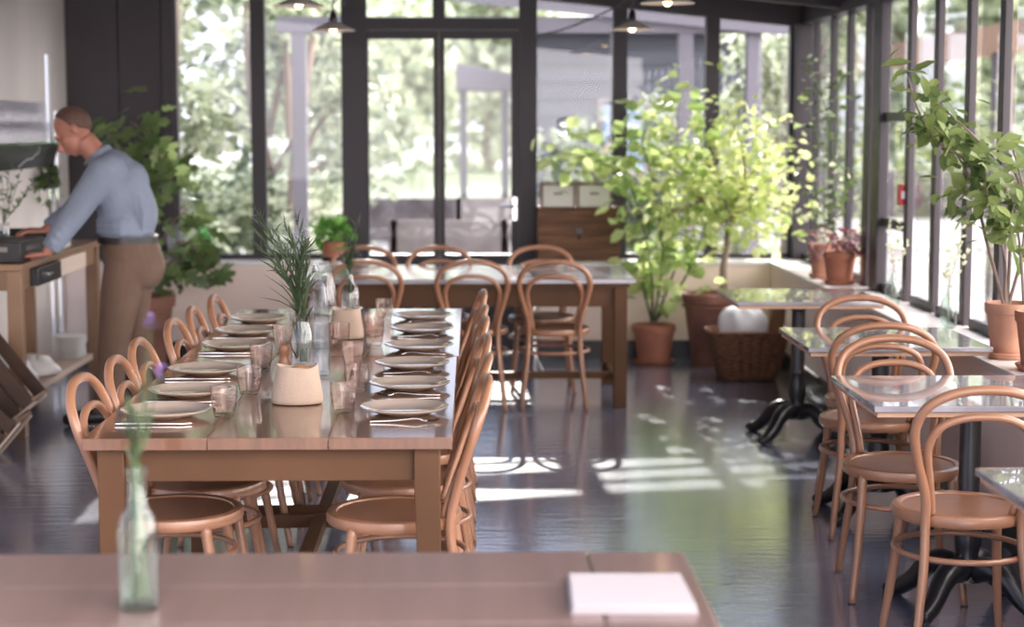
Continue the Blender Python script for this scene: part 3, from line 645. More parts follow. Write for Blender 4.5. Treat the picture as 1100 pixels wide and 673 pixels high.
bag(317, 436, 58, 42, 'beige canvas bread bag at the front of the long table, before the flower glass', 1)
bag(371, 365, 39, 33, 'beige canvas bread bag farther back, in front of the bud vase', 2)
# flower glass with narrow-leaved bunch
q = on(325, 394, .7405)
v = thing('flower_vase', q, 'clear bottle vase with a tall bunch of narrow-leaved stems on the long table', 'vase')
MB().lathe([(0, 0), (.038, 0), (.042, .006), (.042, .105), (.036, .130), (.030, .150), (.029, .19), (.031, .20), (.029, .20), (.027, .19), (.028, .15), (.034, .128), (.039, .10), (.039, .01), (0, .008)], 28).build('vase_glass', M['glass'], v)
MB().lathe([(0, .009), (.038, .009), (.038, .09), (0, .09)], 24).build('water', M['water'], v)
R = random.Random(4); sm, lf_, fl = MB(), MB(), MB()
Yq = q.y + .0
tips = [(268, 240), (275, 232), (284, 250), (292, 243), (300, 262), (306, 243), (318, 236), (327, 250), (331, 262), (279, 268), (290, 285), (312, 258), (337, 292), (270, 258), (322, 280)]
for i, (tx, ty) in enumerate(tips):
    e = at(tx, ty, Yq + R.uniform(-.09, .09)) - q
    nk = Vector((R.uniform(-.014, .014), R.uniform(-.014, .014), .195)); bt = Vector((R.uniform(-.01, .02), R.uniform(-.015, .015), .02))
    mid = nk.lerp(e, .5) + Vector((.02 * (1 if e.x < 0 else -1), 0, .02))
    c_ = cr([bt, nk * .5 + bt * .5, nk, mid, e], 5); sm.tube(c_, [.0032, .003, .0026, .0012], 5)
    for k_ in range(24):
        t0 = R.uniform(.42, 1); p_ = c_[int(t0 * (len(c_) - 1))]
        dd = (c_[min(int(t0 * (len(c_) - 1)) + 1, len(c_) - 1)] - c_[max(int(t0 * (len(c_) - 1)) - 1, 0)]).normalized()
        lf_.leaf(p_, dd + Vector((R.gauss(0, .45), R.gauss(0, .45), R.gauss(.1, .3))), (R.gauss(0, 1), R.gauss(0, 1), .4), R.uniform(.035, .095), .008, 'blade')
    if i in (1, 5, 6, 7, 12, 3):
        fl = MB()
        for k_ in range(14):
            a_ = 2 * PI * R.random(); fl.leaf(e, (math.cos(a_), math.sin(a_), .5), (0, 0, 1), .014, .006)
        fl.build('flower', M['petal'], v, smooth=0, label='small purple flower')
for (ax, ay, bx, by) in ((322, 335, 275, 318), (322, 330, 280, 292), (330, 335, 356, 318), (326, 345, 285, 305), (324, 330, 298, 300)):
    a_ = at(ax, ay, Yq) - q; b_ = at(bx, by, Yq - .03) - q; lf_.leaf(a_, b_ - a_, (0, -.3, 1), (b_ - a_).length, .012, 'blade')
for k_ in range(26): lf_.leaf(Vector((R.uniform(-.022, .022), R.uniform(-.022, .022), R.uniform(.02, .16))), (R.gauss(0, .2), R.gauss(0, .2), 1), (R.gauss(0, 1), R.gauss(0, 1), 0), .09, .009, 'blade')
sm.build('stems', M['stem'], v); lf_.build('leaves', M['grass_blade'], v, smooth=0)
# bud vase further back
q = on(376, 336, .7405)
v = thing('bud_vase', q, 'clear long-necked bottle vase with a few purple flowers, beside the water jug', 'vase')
MB().lathe([(0, 0), (.040, 0), (.044, .006), (.044, .095), (.034, .125), (.018, .145), (.016, .195), (.019, .205), (.016, .205), (.014, .19), (.016, .145), (.031, .122), (.041, .09), (.041, .01), (0, .008)], 26).build('vase_glass', M['glass'], v)
sm, lf_, fl = MB(), MB(), MB()
for i, (tx, ty) in enumerate(((384, 242), (376, 262), (372, 258), (380, 268), (368, 282), (386, 275))):
    e = at(tx, ty, q.y + R.uniform(-.05, .05)) - q; c_ = cr([(R.uniform(-.02, .02), 0, .02), (R.uniform(-.008, .008), 0, .20), e * .6 + Vector((0, 0, .09)), e], 5); sm.tube(c_, [.0028, .0012], 5)
    for k_ in range(18):
        p_ = c_[R.randrange(5, len(c_))]; lf_.leaf(p_, (R.gauss(0, .4), R.gauss(0, .4), 1), (R.gauss(0, 1), R.gauss(0, 1), .4), R.uniform(.03, .07), .006, 'blade')
    fl = MB()
    for k_ in range(10): a_ = 2 * PI * R.random(); fl.leaf(e, (math.cos(a_), math.sin(a_), .5), (0, 0, 1), .018, .008)
    fl.build('flower', M['petal'], v, smooth=0, label='small purple flower')
sm.build('stems', M['stem'], v); lf_.build('leaves', M['grass_blade'], v, smooth=0)
# water jug and carafes
q = on(348, 336, .7405)
v = thing('water_jug', q, 'clear glass water jug with a pouring lip at the far end of the long table', 'jug')
MB().lathe([(0, 0), (.058, 0), (.066, .01), (.066, .04), (.058, .12), (.044, .175), (.040, .19), (.050, .23), (.048, .23), (.038, .19), (.041, .175), (.055, .12), (.063, .04), (.062, .012), (0, .009)], 28).build('jug_glass', M['glass'], v)
MB().lathe([(0, .01), (.061, .012), (.062, .04), (.054, .12), (0, .12)], 24).build('water', M['water'], v)
MB().tube(cr([(-.045, 0, .20), (-.085, 0, .195), (-.095, 0, .14), (-.058, 0, .07)], 5), .006, 8).build('handle', M['glass'], v, smooth=180)
MB().add([(.040, -.018, .20), (.040, .018, .20), (.050, .022, .23), (.072, 0, .243), (.050, -.022, .23), (.048, 0, .205)], [(0, 5, 3, 4), (5, 1, 2, 3)]).build('pouring_lip', M['glass'], v)
def carafe(px, py, h_, r_, lab, fill):
    q = on(px, py, .7405); v = thing('carafe', q, lab, 'carafe')
    MB().lathe([(0, 0), (r_ * .9, 0), (r_, .006), (r_ * 1.0, h_ * .6), (r_ * 1.06, h_), (r_ * 1.0, h_), (r_ * .94, h_ * .6), (r_ * .93, .012), (0, .009)], 26).build('carafe_glass', M['glass'], v)
    MB().lathe([(0, .0095), (r_ * .92, .0125), (r_ * .93, h_ * fill), (0, h_ * fill)], 22).build('water', M['water'], v)
carafe(345, 403, .185, .031, 'tall clear water glass right of the flower vase', .65)
carafe(343, 374, .185, .040, 'straight clear water carafe behind the tall water glass', .5)
# foreground bottle and napkin
q = on(150, 653, .7405)
v = thing('bottle_vase', q, 'blurred aqua glass bottle with thin stems on the foreground table', 'vase')
MB().lathe([(0, 0), (.033, 0), (.037, .006), (.037, .145), (.030, .172), (.018, .188), (.0165, .245), (.021, .25), (.021, .262), (.0165, .262), (.0145, .245), (.0155, .188), (.027, .17), (.034, .143), (.034, .012), (0, .009)], 28).build('bottle_glass', M['aquaglass'], v)
sm, lf_, fl = MB(), MB(), MB(); R = random.Random(12)
for tx, ty in ((140, 425), (163, 345), (150, 430), (172, 400), (135, 450), (166, 440)):
    e = at(tx, ty, q.y + R.uniform(-.04, .04)) - q; c_ = cr([(R.uniform(-.02, .02), 0, .02), (R.uniform(-.009, .009), 0, .24), e * .5 + Vector((0, 0, .12)), e], 5); sm.tube(c_, [.0022, .0008], 5)
    for k_ in range(9):
        p_ = c_[R.randrange(6, 13)]; lf_.leaf(p_, (R.gauss(0, .25), R.gauss(0, .25), 1), (R.gauss(0, 1), R.gauss(0, 1), .4), R.uniform(.03, .07), .005, 'blade')
    if ty < 420:
        fl = MB()
        for k_ in range(10): a_ = 2 * PI * R.random(); fl.leaf(e + Vector((0, 0, R.uniform(-.012, .012))), (math.cos(a_), math.sin(a_), .4), (0, 0, 1), .018, .008)
        fl.build('flower', M['petal'], v, smooth=0, label='purple flower head')
sm.build('stems', M['stem'], v); lf_.build('leaves', M['grass_blade'], v, smooth=0)
n_ = MB()
nq = [(.184, 3.345), (.405, 3.34), (.408, 3.10), (.178, 3.105)]
for i_, (dz, gr) in enumerate(((0, 0), (.004, .003), (.008, .005), (.012, .004))):
    n_.slab([(x + gr * (1 if k_ in (0, 3) else -1) * .8, y - gr * (1 if k_ in (0, 1) else -1)) for k_, (x, y) in enumerate(nq)][::-1], .7405 + dz, .7443 + dz)
o = n_.build('napkin', M['napkin'], origin=(.293, 3.22, .7405), world=True, bevel=.0017, seg=3); tag(o, 'folded pale cloth napkin on the foreground table', 'napkin')

# ------------------------------------------------------------------ pots and indoor plants
def pot_mb(r_top, r_bot, h_, rim=.18, n=32):
    return MB().lathe([(0, 0), (r_bot, 0), (r_bot * 1.02, .005), (r_top * .94, h_ * (1 - rim)), (r_top, h_ * (1 - rim) + .004), (r_top * 1.02, h_ - .006), (r_top, h_), (r_top * .92, h_), (r_top * .88, h_ * .86), (0, h_ * .86)], n)
def potted(name, loc, r_top, r_bot, h_, lab, m_=None, saucer=True, rim=.18, cat='plant', group=None):
    t_ = thing(name, loc, lab, cat, group); z0 = 0
    if saucer:
        MB().lathe([(0, 0), (r_bot * 1.15, 0), (r_bot * 1.35, .024), (r_bot * 1.30, .026), (r_bot * 1.1, .010), (0, .010)], 30).build('saucer', m_ or M['terra'], t_); z0 = .0105
    pm = pot_mb(r_top, r_bot, h_, rim)
    for v_ in pm.v: v_.z += z0
    pm.build('pot', m_ or M['terra'], t_)
    MB().lathe([(0, h_ * .86 + z0), (r_top * .86, h_ * .86 + z0 + .001), (r_top * .5, h_ * .9 + z0), (0, h_ * .91 + z0)], 20).build('soil', M['soil'], t_)
    return t_
def foliage(t_, anchors, n, ls, mt, R, kind='oval', wr=.6, jit=.08, droop=-.2, name='foliage', face=1.0):
    b_ = MB()
    for i in range(n):
        p_ = R.choice(anchors); p_ = Vector(p_) + Vector((R.gauss(0, jit), R.gauss(0, jit), R.gauss(0, jit)))
        l_ = ls * R.uniform(.55, 1.25)
        b_.leaf(p_, (R.gauss(0, 1), R.gauss(0, 1), R.gauss(droop, .5)), (R.gauss(0, .6), R.gauss(-.3, .6), face), l_, l_ * wr, kind)
    return b_.build(name, mt, t_, smooth=0)
# bright vine in the small terracotta pot
R = random.Random(21)
loc = on(702, 390, 0.001)
t_ = potted('potted_vine', loc, .145, .105, .255, 'tall bright-green leafy vine in a small terracotta pot by the back wall', rim=.2)
sm = MB(); anch = []
for path in ([(700, 345), (690, 290), (705, 230), (735, 180), (745, 150)], [(704, 345), (725, 290), (745, 245), (735, 200)], [(700, 345), (700, 300), (690, 240), (670, 190), (625, 168), (592, 163)], [(704, 345), (735, 300), (755, 250), (770, 200)], [(690, 240), (660, 190), (650, 165)], [(702, 345), (712, 270), (700, 190), (690, 150), (705, 120), (712, 95)]):
    c_ = cr([at(x, y, loc.y + R.uniform(-.12, .12) * (0 if i == 0 else 1)) - loc for i, (x, y) in enumerate(path)], 6); sm.tube(c_, [.009, .006, .003], 6); anch += c_[4:]
sm.build('stem', M['stem'], t_)
foliage(t_, anch, 400, .115, M['leaf_bright'], R, wr=.9, jit=.085)
# small tree in a big pot
loc = on(765, 392, 0.001)
t_ = potted('potted_tree', loc, .205, .135, .49, 'small tree with a bare trunk in a large terracotta pot, right of the bright vine', M['terradark'], saucer=False, rim=.13)
MB().lathe([(.1975, .395), (.2055, .40), (.2055, .408), (.1985, .413)], 32).build('pot_band', M['terradark'], t_)
sm = MB(); anch = []
tr = cr([at(778, 316, loc.y) - loc, at(777, 290, loc.y) - loc, at(781, 262, loc.y) - loc, at(784, 238, loc.y) - loc], 4)
sm.tube(tr, [.030, .024, .022, .024], 8)
for path in ([(784, 238), (800, 224), (830, 222), (852, 232)], [(784, 238), (795, 205), (820, 170), (835, 150)], [(784, 238), (775, 200), (765, 160)], [(784, 238), (755, 215), (735, 190), (720, 165)], [(800, 224), (815, 200), (850, 180)], [(784, 238), (800, 190), (795, 150), (785, 128)], [(755, 215), (725, 225), (700, 215)]):
    dy = R.uniform(-.25, .25); m_ = len(path) - 1
    c_ = cr([at(x, y, loc.y + dy * i / m_) - loc for i, (x, y) in enumerate(path)], 5); sm.tube(c_, [.016, .010, .004], 6); anch += c_[2:]
sm.build('trunk', M['bark'], t_)
foliage(t_, anch, 1050, .08, M['leaf_lemon'], R, wr=.65, jit=.12)
# fig-leaved plant at left in the tall pot
loc = on(146, 397, 0.001)
t_ = potted('potted_fig', loc, .265, .19, .485, 'large lobed-leaf fig plant in a big terracotta pot behind the man', M['terradark'], rim=.16)
sm = MB(); anch = []
for path in ([(146, 320), (140, 230), (130, 160), (112, 140)], [(148, 320), (160, 220), (165, 160), (140, 130)], [(150, 320), (165, 230), (172, 190), (180, 165)], [(150, 320), (185, 280), (205, 282), (220, 295)], [(148, 318), (178, 250), (200, 225)], [(150, 318), (190, 262), (212, 270), (225, 292)], [(150, 320), (180, 285), (188, 300)]):
    dy = R.uniform(-.22, .1)
    c_ = cr([at(x, y, loc.y + dy * i / 3) - loc for i, (x, y) in enumerate(path)], 6); sm.tube(c_, [.013, .008, .004], 6); anch += c_[9:]
sm.build('stem', M['bark'], t_)
foliage(t_, anch, 80, .17, M['leaf_fig'], R, 'lobed', .95, .07, -.35); foliage(t_, anch[:48], 75, .15, M['leaf_fig'], R, 'lobed', .9, .09, -.2, name='upper_foliage')
# herb pot on the sill
loc = at(357, 278, 12.27); loc.z = SZ + .001
t_ = potted('potted_herb', loc, .085, .06, .12, 'round bushy green herb in a dark pot on the sill beside the door', M['black'], rim=.12)
t_.children[0].data = t_.children[0].data.copy(); t_.children[0].data.materials[0] = M['terra']; t_.children[0]['label'] = 'terracotta saucer'
anch = [Vector((math.cos(a) * .12 * k_, math.sin(a) * .10 * k_, .13 + .12 * math.sqrt(max(0, 1 - k_ * k_)))) for a in [2 * PI * i / 9 for i in range(9)] for k_ in (.3, .65, .95)]
sm = MB()
for p_ in anch[::3]: sm.tube(cr([(p_.x * .15, p_.y * .15, .10), (p_.x * .5, p_.y * .5, .16), p_], 3), .003, 5)
sm.build('stem', M['stem'], t_)
foliage(t_, anch, 210, .065, M['basil'], R, wr=.75, jit=.03)
# plants in the far ledge corner
loc = on(888, 298, SZ + .001); loc.x = 2.18
t_ = potted('potted_climber', loc, .105, .075, .20, 'tall thin climbing plant in a terracotta pot on the window ledge corner', M['terrapale'], rim=.22)
sm = MB(); anch = []
for path in ([(888, 258), (884, 200), (890, 140), (878, 90), (865, 72)], [(890, 258), (896, 190), (893, 130), (905, 80)], [(886, 258), (872, 220), (880, 160), (868, 110)], [(890, 258), (905, 215), (912, 180)]):
    c_ = cr([at(x, y, loc.y + R.uniform(-.03, .03)) - loc for x, y in path], 6); sm.tube(c_, [.006, .003], 5); anch += c_[2:]
sm.build('stem', M['stem'], t_)
foliage(t_, anch, 150, .055, M['leaf_dark'], R, wr=.55, jit=.03); foliage(t_, anch[12:], 55, .045, M['leaf_pale'], R, wr=.8, jit=.06, name='blossoms')
loc = on(902, 303, SZ + .001); loc.x = 2.185; loc.y = 10.42
t_ = potted('potted_succulent', loc, .10, .072, .18, 'dark-red leaved plant in a terracotta pot in front of the climber pot', M['terra'], rim=.22)
anch = [Vector((R.uniform(-.13, .13), R.uniform(-.12, .12), R.uniform(.17, .31))) for i in range(30)]
sm = MB()
for p_ in anch[::2]: sm.tube(cr([(p_.x * .2, p_.y * .2, .15), (p_.x * .7, p_.y * .7, p_.z * .85), p_], 3), .003, 5)
sm.build('stem', M['leaf_red'], t_)
foliage(t_, anch, 170, .055, M['leaf_red'], R, wr=.5, jit=.02); foliage(t_, anch, 50, .04, M['leaf_pale'], R, wr=.6, jit=.03, name='pale_leaves')
# large leafy plant in the near ledge pots
loc = on(1082, 384, SZ + .001); loc.x = 2.185
t_ = potted('potted_plant', loc, .100, .070, .215, 'large drooping leafy plant in a terracotta pot on the ledge, by the nearer bottle', M['terrapale'], rim=.2)
sm = MB(); anch = []
for path in ([(1080, 325), (1078, 270), (1062, 215), (1058, 180)], [(1078, 325), (1060, 260), (1045, 200), (1020, 155), (985, 128)], [(1082, 325), (1085, 260), (1080, 200), (1060, 160), (1010, 125)], [(1084, 325), (1098, 270), (1100, 210), (1085, 150)], [(1058, 215), (1040, 175), (1005, 150), (985, 115), (975, 80)], [(1060, 160), (1040, 140), (1000, 105)], [(1045, 200), (1030, 215)], [(1080, 200), (1045, 190)], [(1100, 210), (1080, 165), (1045, 150)]):
    dx = R.uniform(-.15, .05)
    c_ = cr([at(x, y, loc.y + dx * i / max(1, len(path) - 1)) - loc for i, (x, y) in enumerate(path)], 5); sm.tube(c_, [.008, .005, .0025], 6); anch += c_[6:] if len(path) > 2 else c_
sm.build('stem', M['bark'], t_)
foliage(t_, anch, 250, .098, M['leaf_mix'], R, wr=.58, jit=.045, droop=-.5)
loc = on(1104, 396, SZ + .001); loc.x = 2.20; loc.y = 6.72
t_ = potted('potted_plant', loc, .105, .075, .22, 'leafy plant in the terracotta pot cut off by the photo edge', M['terra'], rim=.2)
sm = MB(); anch = []
for path in ([(1100, 325), (1095, 260), (1085, 200)], [(1104, 325), (1110, 240), (1100, 170)], [(1105, 325), (1130, 250), (1140, 180)]):
    c_ = cr([at(x, y, loc.y) - loc for x, y in path], 6); sm.tube(c_, [.007, .003], 6); anch += c_[6:]
sm.build('stem', M['bark'], t_); foliage(t_, anch, 80, .10, M['leaf_mix'], R, wr=.58, jit=.05, droop=-.4)
# bottles with dry stems on the ledge
for px, py, x_, hb, lab, tipsl in ((962, 328, 2.20, .185, 'clear bottle with dry stems on the ledge under the red box', ((955, 240), (968, 235), (975, 262), (958, 265))), (1029, 352, 2.22, .205, 'clear bottle with dry stems on the ledge left of the leafy pots', ((1022, 250), (1035, 240), (1015, 280), (1040, 268), (1030, 262)))):
    q = on(px, py, SZ + .001); q.x = x_
    v = thing('ledge_bottle', q, lab, 'bottle')
    k_ = hb / .2
    MB().lathe([(r_, z * k_) for r_, z in [(0, 0), (.034, 0), (.037, .006), (.037, .105), (.030, .13), (.015, .145), (.013, .185), (.018, .19), (.018, .2), (.012, .2), (.011, .185), (.013, .145), (.028, .128), (.034, .10), (.034, .01), (0, .008)]], 24).build('bottle_glass', M['aquaglass'], v)
    sm, lf_ = MB(), MB()
    for tx, ty in tipsl:
        e = at(tx, ty, q.y) - q; c_ = cr([(0, 0, .02), (0, 0, hb), e * .6 + Vector((0, 0, .05)), e], 4); sm.tube(c_, [.0018, .0008], 5)
        for i in range(8): lf_.leaf(c_[R.randrange(7, len(c_))], (R.gauss(0, .6), R.gauss(0, .6), .8), (0, -1, .3), .03, .012)
    sm.build('stems', M['canvas'], v); lf_.build('leaves', M['leaf_pale'], v, smooth=0)

# ------------------------------------------------------------------ chest, boxes, basket, jars at the back
ch = thing('wooden_chest', (.745, 12.31, SZ + .001), 'weathered brown plank chest on the sill right of the door', 'chest')
for i in range(4): MB().box(-.285, .285, -.125, -.107, .004 + i * .088, .089 + i * .088).build('front_plank', M['chest'], ch, bevel=.002)
MB().box(-.285, -.265, -.106, .11, .002, .355).box(.265, .285, -.106, .11, .002, .355).box(-.265, .265, .09, .11, .002, .355).build('chest_body', M['chest'], ch)
MB().box(-.29, .29, -.128, .115, .356, .372).build('lid', M['chest'], ch, bevel=.003)
MB().box(-.018, .018, -.131, -.1255, .19, .225).lathe([(0, 0), (.01, 0), (.01, .03), (0, .03)], 8, (0, -.132, .15)).build('latch', M['iron'], ch)
for x, lab in ((-.165, 'white wooden box on the chest, next to the door'), (.085, 'white wooden box on the chest, next to the bright vine')):
    q = thing('storage_box', (.745 + x + .02, 12.30, SZ + .374), lab, 'box', 'white boxes on the chest')
    MB().box(-.115, .115, -.10, .10, 0, .15).build('box_body', M['paperbox'], q, bevel=.003)
    f = MB().box(-.12, -.106, -.106, -.099, 0, .165).box(.106, .12, -.106, -.099, 0, .165).box(-.106, .106, -.106, -.099, .15, .165).build('box_frame', M['chest'], q)
    MB().box(-.03, .03, -.106, -.1005, .085, .10).build('handle_slot', M['greywood'], q)
# wicker basket with plastic bag and wood
loc = on(806, 410, .001); loc.y += .16
bk = thing('wicker_basket', loc, 'brown wicker basket on the floor beside the farthest marble table', 'basket')
rings = []
n = 48
def sq(a_, hx, hy):
    c_, s_ = math.cos(a_), math.sin(a_); k_ = (abs(c_) ** 5 + abs(s_) ** 5) ** (-.2); return hx * c_ * k_, hy * s_ * k_
for j in range(25):
    t0 = j / 24; hx = .175 + .085 * t0; hy = .13 + .05 * t0
    rings.append([(*sq(2 * PI * i / n, hx + .010 * math.cos(i * PI / 2 + j * PI), hy + .010 * math.cos(i * PI / 2 + j * PI)), .005 + t0 * .30) for i in range(n)])
for t0 in (1.0, .5, .06): rings.append([(*sq(2 * PI * i / n, .158 + .085 * t0, .113 + .05 * t0), .005 + t0 * .30) for i in range(n)])
MB().loft(rings).build('basket_body', M['wicker'], bk, smooth=0)
MB().tube([(*sq(2 * PI * i / n, .258, .178), .306) for i in range(n)], .013, 8, closed=True).build('basket_rim', M['wicker'], bk, smooth=180)
b_ = MB(); R = random.Random(5)
rings = []
for j, (k_, z) in enumerate(((.5, .10), (.85, .2), (.95, .30), (1.0, .36), (.85, .42), (.5, .455), (.1, .46))):
    rings.append([((.165 * math.cos(a_) * k_ * (1 + .10 * math.sin(5 * a_ + j) + .06 * math.sin(9 * a_)) - .03), .115 * math.sin(a_) * k_ * (1 + .1 * math.sin(4 * a_ + j)), z + .012 * math.sin(7 * a_ + j)) for a_ in [2 * PI * i / 30 for i in range(30)]])
o = b_.loft(rings).build('plastic_bag', M['plastic'], origin=(0, 0, 0), smooth=180, sub=1)
for v_ in o.data.vertices: v_.co.z -= .06
o.location = loc + Vector((0, 0, .06)); tag(o, 'crumpled white plastic bag inside the wicker basket', 'bag')
for i, (x, y, a_, lab) in enumerate(((.17, -.07, .10, 'split log leaning at the right inside the basket'), (.13, .06, .16, 'split log standing behind the other in the basket'))):
    q = MB().prism([(-.02, 0), (.028, 0), (.02, .03), (-.022, .026)], 0, .43)
    o = q.build('firewood', M['log'], origin=(0, 0, 0), bevel=.002); o.location = loc + Vector((x, y, .075)); o.rotation_euler = (PI / 2, 0, -.1); o.rotation_euler = (math.radians(88), a_, 0); tag(o, lab, 'firewood')
# jars on the sill behind the fig
q = at(219, 277, 12.27); q.z = SZ + .001
v = tag(MB().lathe([(0, 0), (.07, 0), (.08, .01), (.082, .14), (.07, .18), (.045, .20), (.045, .235), (.05, .24), (.042, .24), (.04, .2), (.065, .178), (.077, .14), (.075, .014), (0, .01)], 26).build('glass_jar', M['greenglass'], origin=q), 'green glass demijohn on the sill behind the fig leaves', 'jar')
q = at(189, 277, 12.22); q.z = SZ + .001
v = tag(MB().lathe([(0, 0), (.05, 0), (.055, .01), (.062, .2), (.07, .26), (.065, .26), (.055, .2), (.048, .014), (0, .01)], 26).build('glass_vase', M['frost'], origin=q), 'cloudy white vase on the sill between the man and the green jar', 'vase')

# ------------------------------------------------------------------ pendant lamps
def lamp(px, py, Y, wpx, lab):
    c_ = at(px, py, Y); r_ = wpx / 2 * Y / FPX; zt = zc(c_.x) - (.0 if True else 0)
    t_ = thing('pendant_lamp', c_, lab, 'lamp', 'enamel pendant lamps under the ceiling')
    MB().lathe([(.022, .055), (.05, .048), (r_ * .6, .030), (r_, .004), (r_, 0), (r_ * .96, .002), (r_ * .58, .025), (.045, .042), (.02, .045)], 32).build('lamp_shade', M['enamel'], t_)
    MB().lathe([(0, .05), (.024, .05), (.026, .07), (.02, .11), (.012, .125), (0, .125)], 14).build('socket', M['iron'], t_)
    MB().ball((0, 0, .018), (.024, .024, .032), 12, 8).build('bulb', M['bulb'], t_)
    top = zt - c_.z
    MB().tube(cr([(0, 0, .12), (0, 0, .17), (.05, 0, .21), (.075, 0, .17), (.06, 0, .15)], 5), .006, 6).tube([(0, 0, .17), (0, 0, top - .004)], .004, 6).build('hook_arm', M['iron'], t_)
    MB().lathe([(0, top - .02), (.035, top - .02), (.035, top - .004), (0, top - .004)], 14).build('ceiling_rose', M['iron'], t_)
lamp(358, 33, 11.3, 46, 'enamel pendant lamp hanging in front of the door frame')
lamp(321, 7, 10.3, 54, 'enamel pendant lamp near the top edge, over the double back window')
lamp(679, 32, 11.3, 44, 'enamel pendant lamp hanging over the wooden chest side')
lamp(717, 4, 9.2, 58, 'enamel pendant lamp near the top edge, over the bright vine')
c_ = [at(575, 38, 11.6), at(600, 33, 11.6), at(630, 22, 11.6), at(660, 8, 11.6), at(690, -12, 11.6)]
o = MB().tube([p_ - c_[0] for p_ in cr(c_, 5)], .006, 6).build('light_cable', M['iron'], origin=c_[0]); tag(o, 'thin black cable looped between the pendant lamps', 'cable')

# ------------------------------------------------------------------ serving counter, shelf and what stands on them
ct = thing('serving_counter', (-2.55, 10.06, 0), 'wooden serving counter with a lower shelf, where the man stands', 'counter')
MB().box(-.24, .25, -.98, .98, .865, .90).build('counter_top', M['counter'], ct, bevel=.004)
a = MB()
a.box(.205, .225, -.88, .88, .76, .864).box(-.205, .205, -.93, -.91, .76, .864).box(-.205, .205, .91, .93, .76, .864); a.build('apron', M['counter'], ct)
for x in (-.195, .205):
    for y in (-.93, .93): MB().box(x - .04, x + .035, y - .035, y + .035, 0, .864).build('leg', M['counter'], ct, bevel=.003)
MB().box(-.2, .2, -.89, .89, .165, .20).build('lower_shelf', M['pale'], ct, bevel=.003)
dr = MB().box(.226, .27, -.72, -.20, .765, .86).build('drawer', M['black'], ct, bevel=.003, label='black drawer')
MB().box(.271, .278, -.50, -.42, .805, .82).build('drawer_pull', M['chrome'], dr)
dr = MB().box(.226, .245, -.12, .55, .765, .86).build('drawer', M['pale'], ct, bevel=.003, label='pale drawer front')
cdw = thing('cash_drawer', (-2.50, 9.45, .901), 'black cash drawer under the tablet on the counter', 'cash drawer')
MB().box(-.19, .17, -.26, .26, 0, .105).build('drawer_body', M['black'], cdw, bevel=.005)
MB().box(.171, .174, -.15, -.02, .055, .08).box(.171, .174, .0, .12, .055, .075).build('label_strip', M['greywood'], cdw)
MB().box(-.12, .10, -.2635, -.2605, .055, .08).build('label_strip', M['greywood'], cdw)
tb = thing('tablet', (-2.60, 9.40, 1.007), 'tablet till with a blue screen on the cash drawer', 'tablet')
Mx = Matrix.Translation((0, 0, .02)) @ Matrix.Rotation(math.radians(-38), 4, 'Y')
MB().box(-.11, .11, -.14, .14, .08 - .06, .092 - .06, Matrix.Translation((0, 0, .06)) @ Matrix.Rotation(math.radians(40), 4, 'Y')).build('tablet_case', M['black'], tb, bevel=.003)
MB().box(-.10, .10, -.13, .13, .0925 - .06, .0945 - .06, Matrix.Translation((0, 0, .06)) @ Matrix.Rotation(math.radians(40), 4, 'Y')).build('screen', M['screen'], tb)
MB().prism([(-.09, 0), (.05, 0), (.03, .02), (-.055, .09)], -.06, .06).build('stand', M['black'], tb)
o = MB().box(-.10, .10, -.14, .14, 0, .035).build('paper_stack', M['white'], origin=(-2.44, 10.25, .901), bevel=.012, seg=3); tag(o, 'stack of white napkins on the counter behind the man\'s arm', 'napkins')
o = thing('serving_tray', (-2.47, 10.02, .901), 'black upright tray standing on the counter past the man\'s sleeve', 'tray')
MB().box(-.15, .15, -.01, .01, .0, .13).build('tray_board', M['black'], o, bevel=.004)
# vase with a twig on the counter
q = Vector((-2.62, 9.72, 1.0075)) if False else Vector((-2.60, 9.90, .901))
v = thing('twig_vase', q, 'glass vase of dark twigs on the counter below the marble shelf', 'vase')
MB().lathe([(0, 0), (.035, 0), (.038, .006), (.036, .12), (.028, .15), (.031, .17), (.028, .17), (.025, .15), (.033, .12), (.034, .01), (0, .008)], 22).build('vase_glass', M['glass'], v)
sm, lf_ = MB(), MB(); R = random.Random(3)
for tx, ty in ((2, 190), (10, 180), (22, 185), (30, 205), (14, 195), (-6, 200), (36, 195)):
    e = at(tx, ty, q.y) - q; c_ = cr([(0, 0, .02), (0, 0, .16), e * .6 + Vector((0, 0, .06)), e], 5); sm.tube(c_, [.003, .001], 5)
    for i in range(12): lf_.leaf(c_[R.randrange(7, len(c_))], (R.gauss(0, .7), R.gauss(0, .7), .8), (0, -1, .3), .035, .008)
sm.build('twigs', M['stem'], v); lf_.build('leaves', M['leaf_dark'], v, smooth=0)
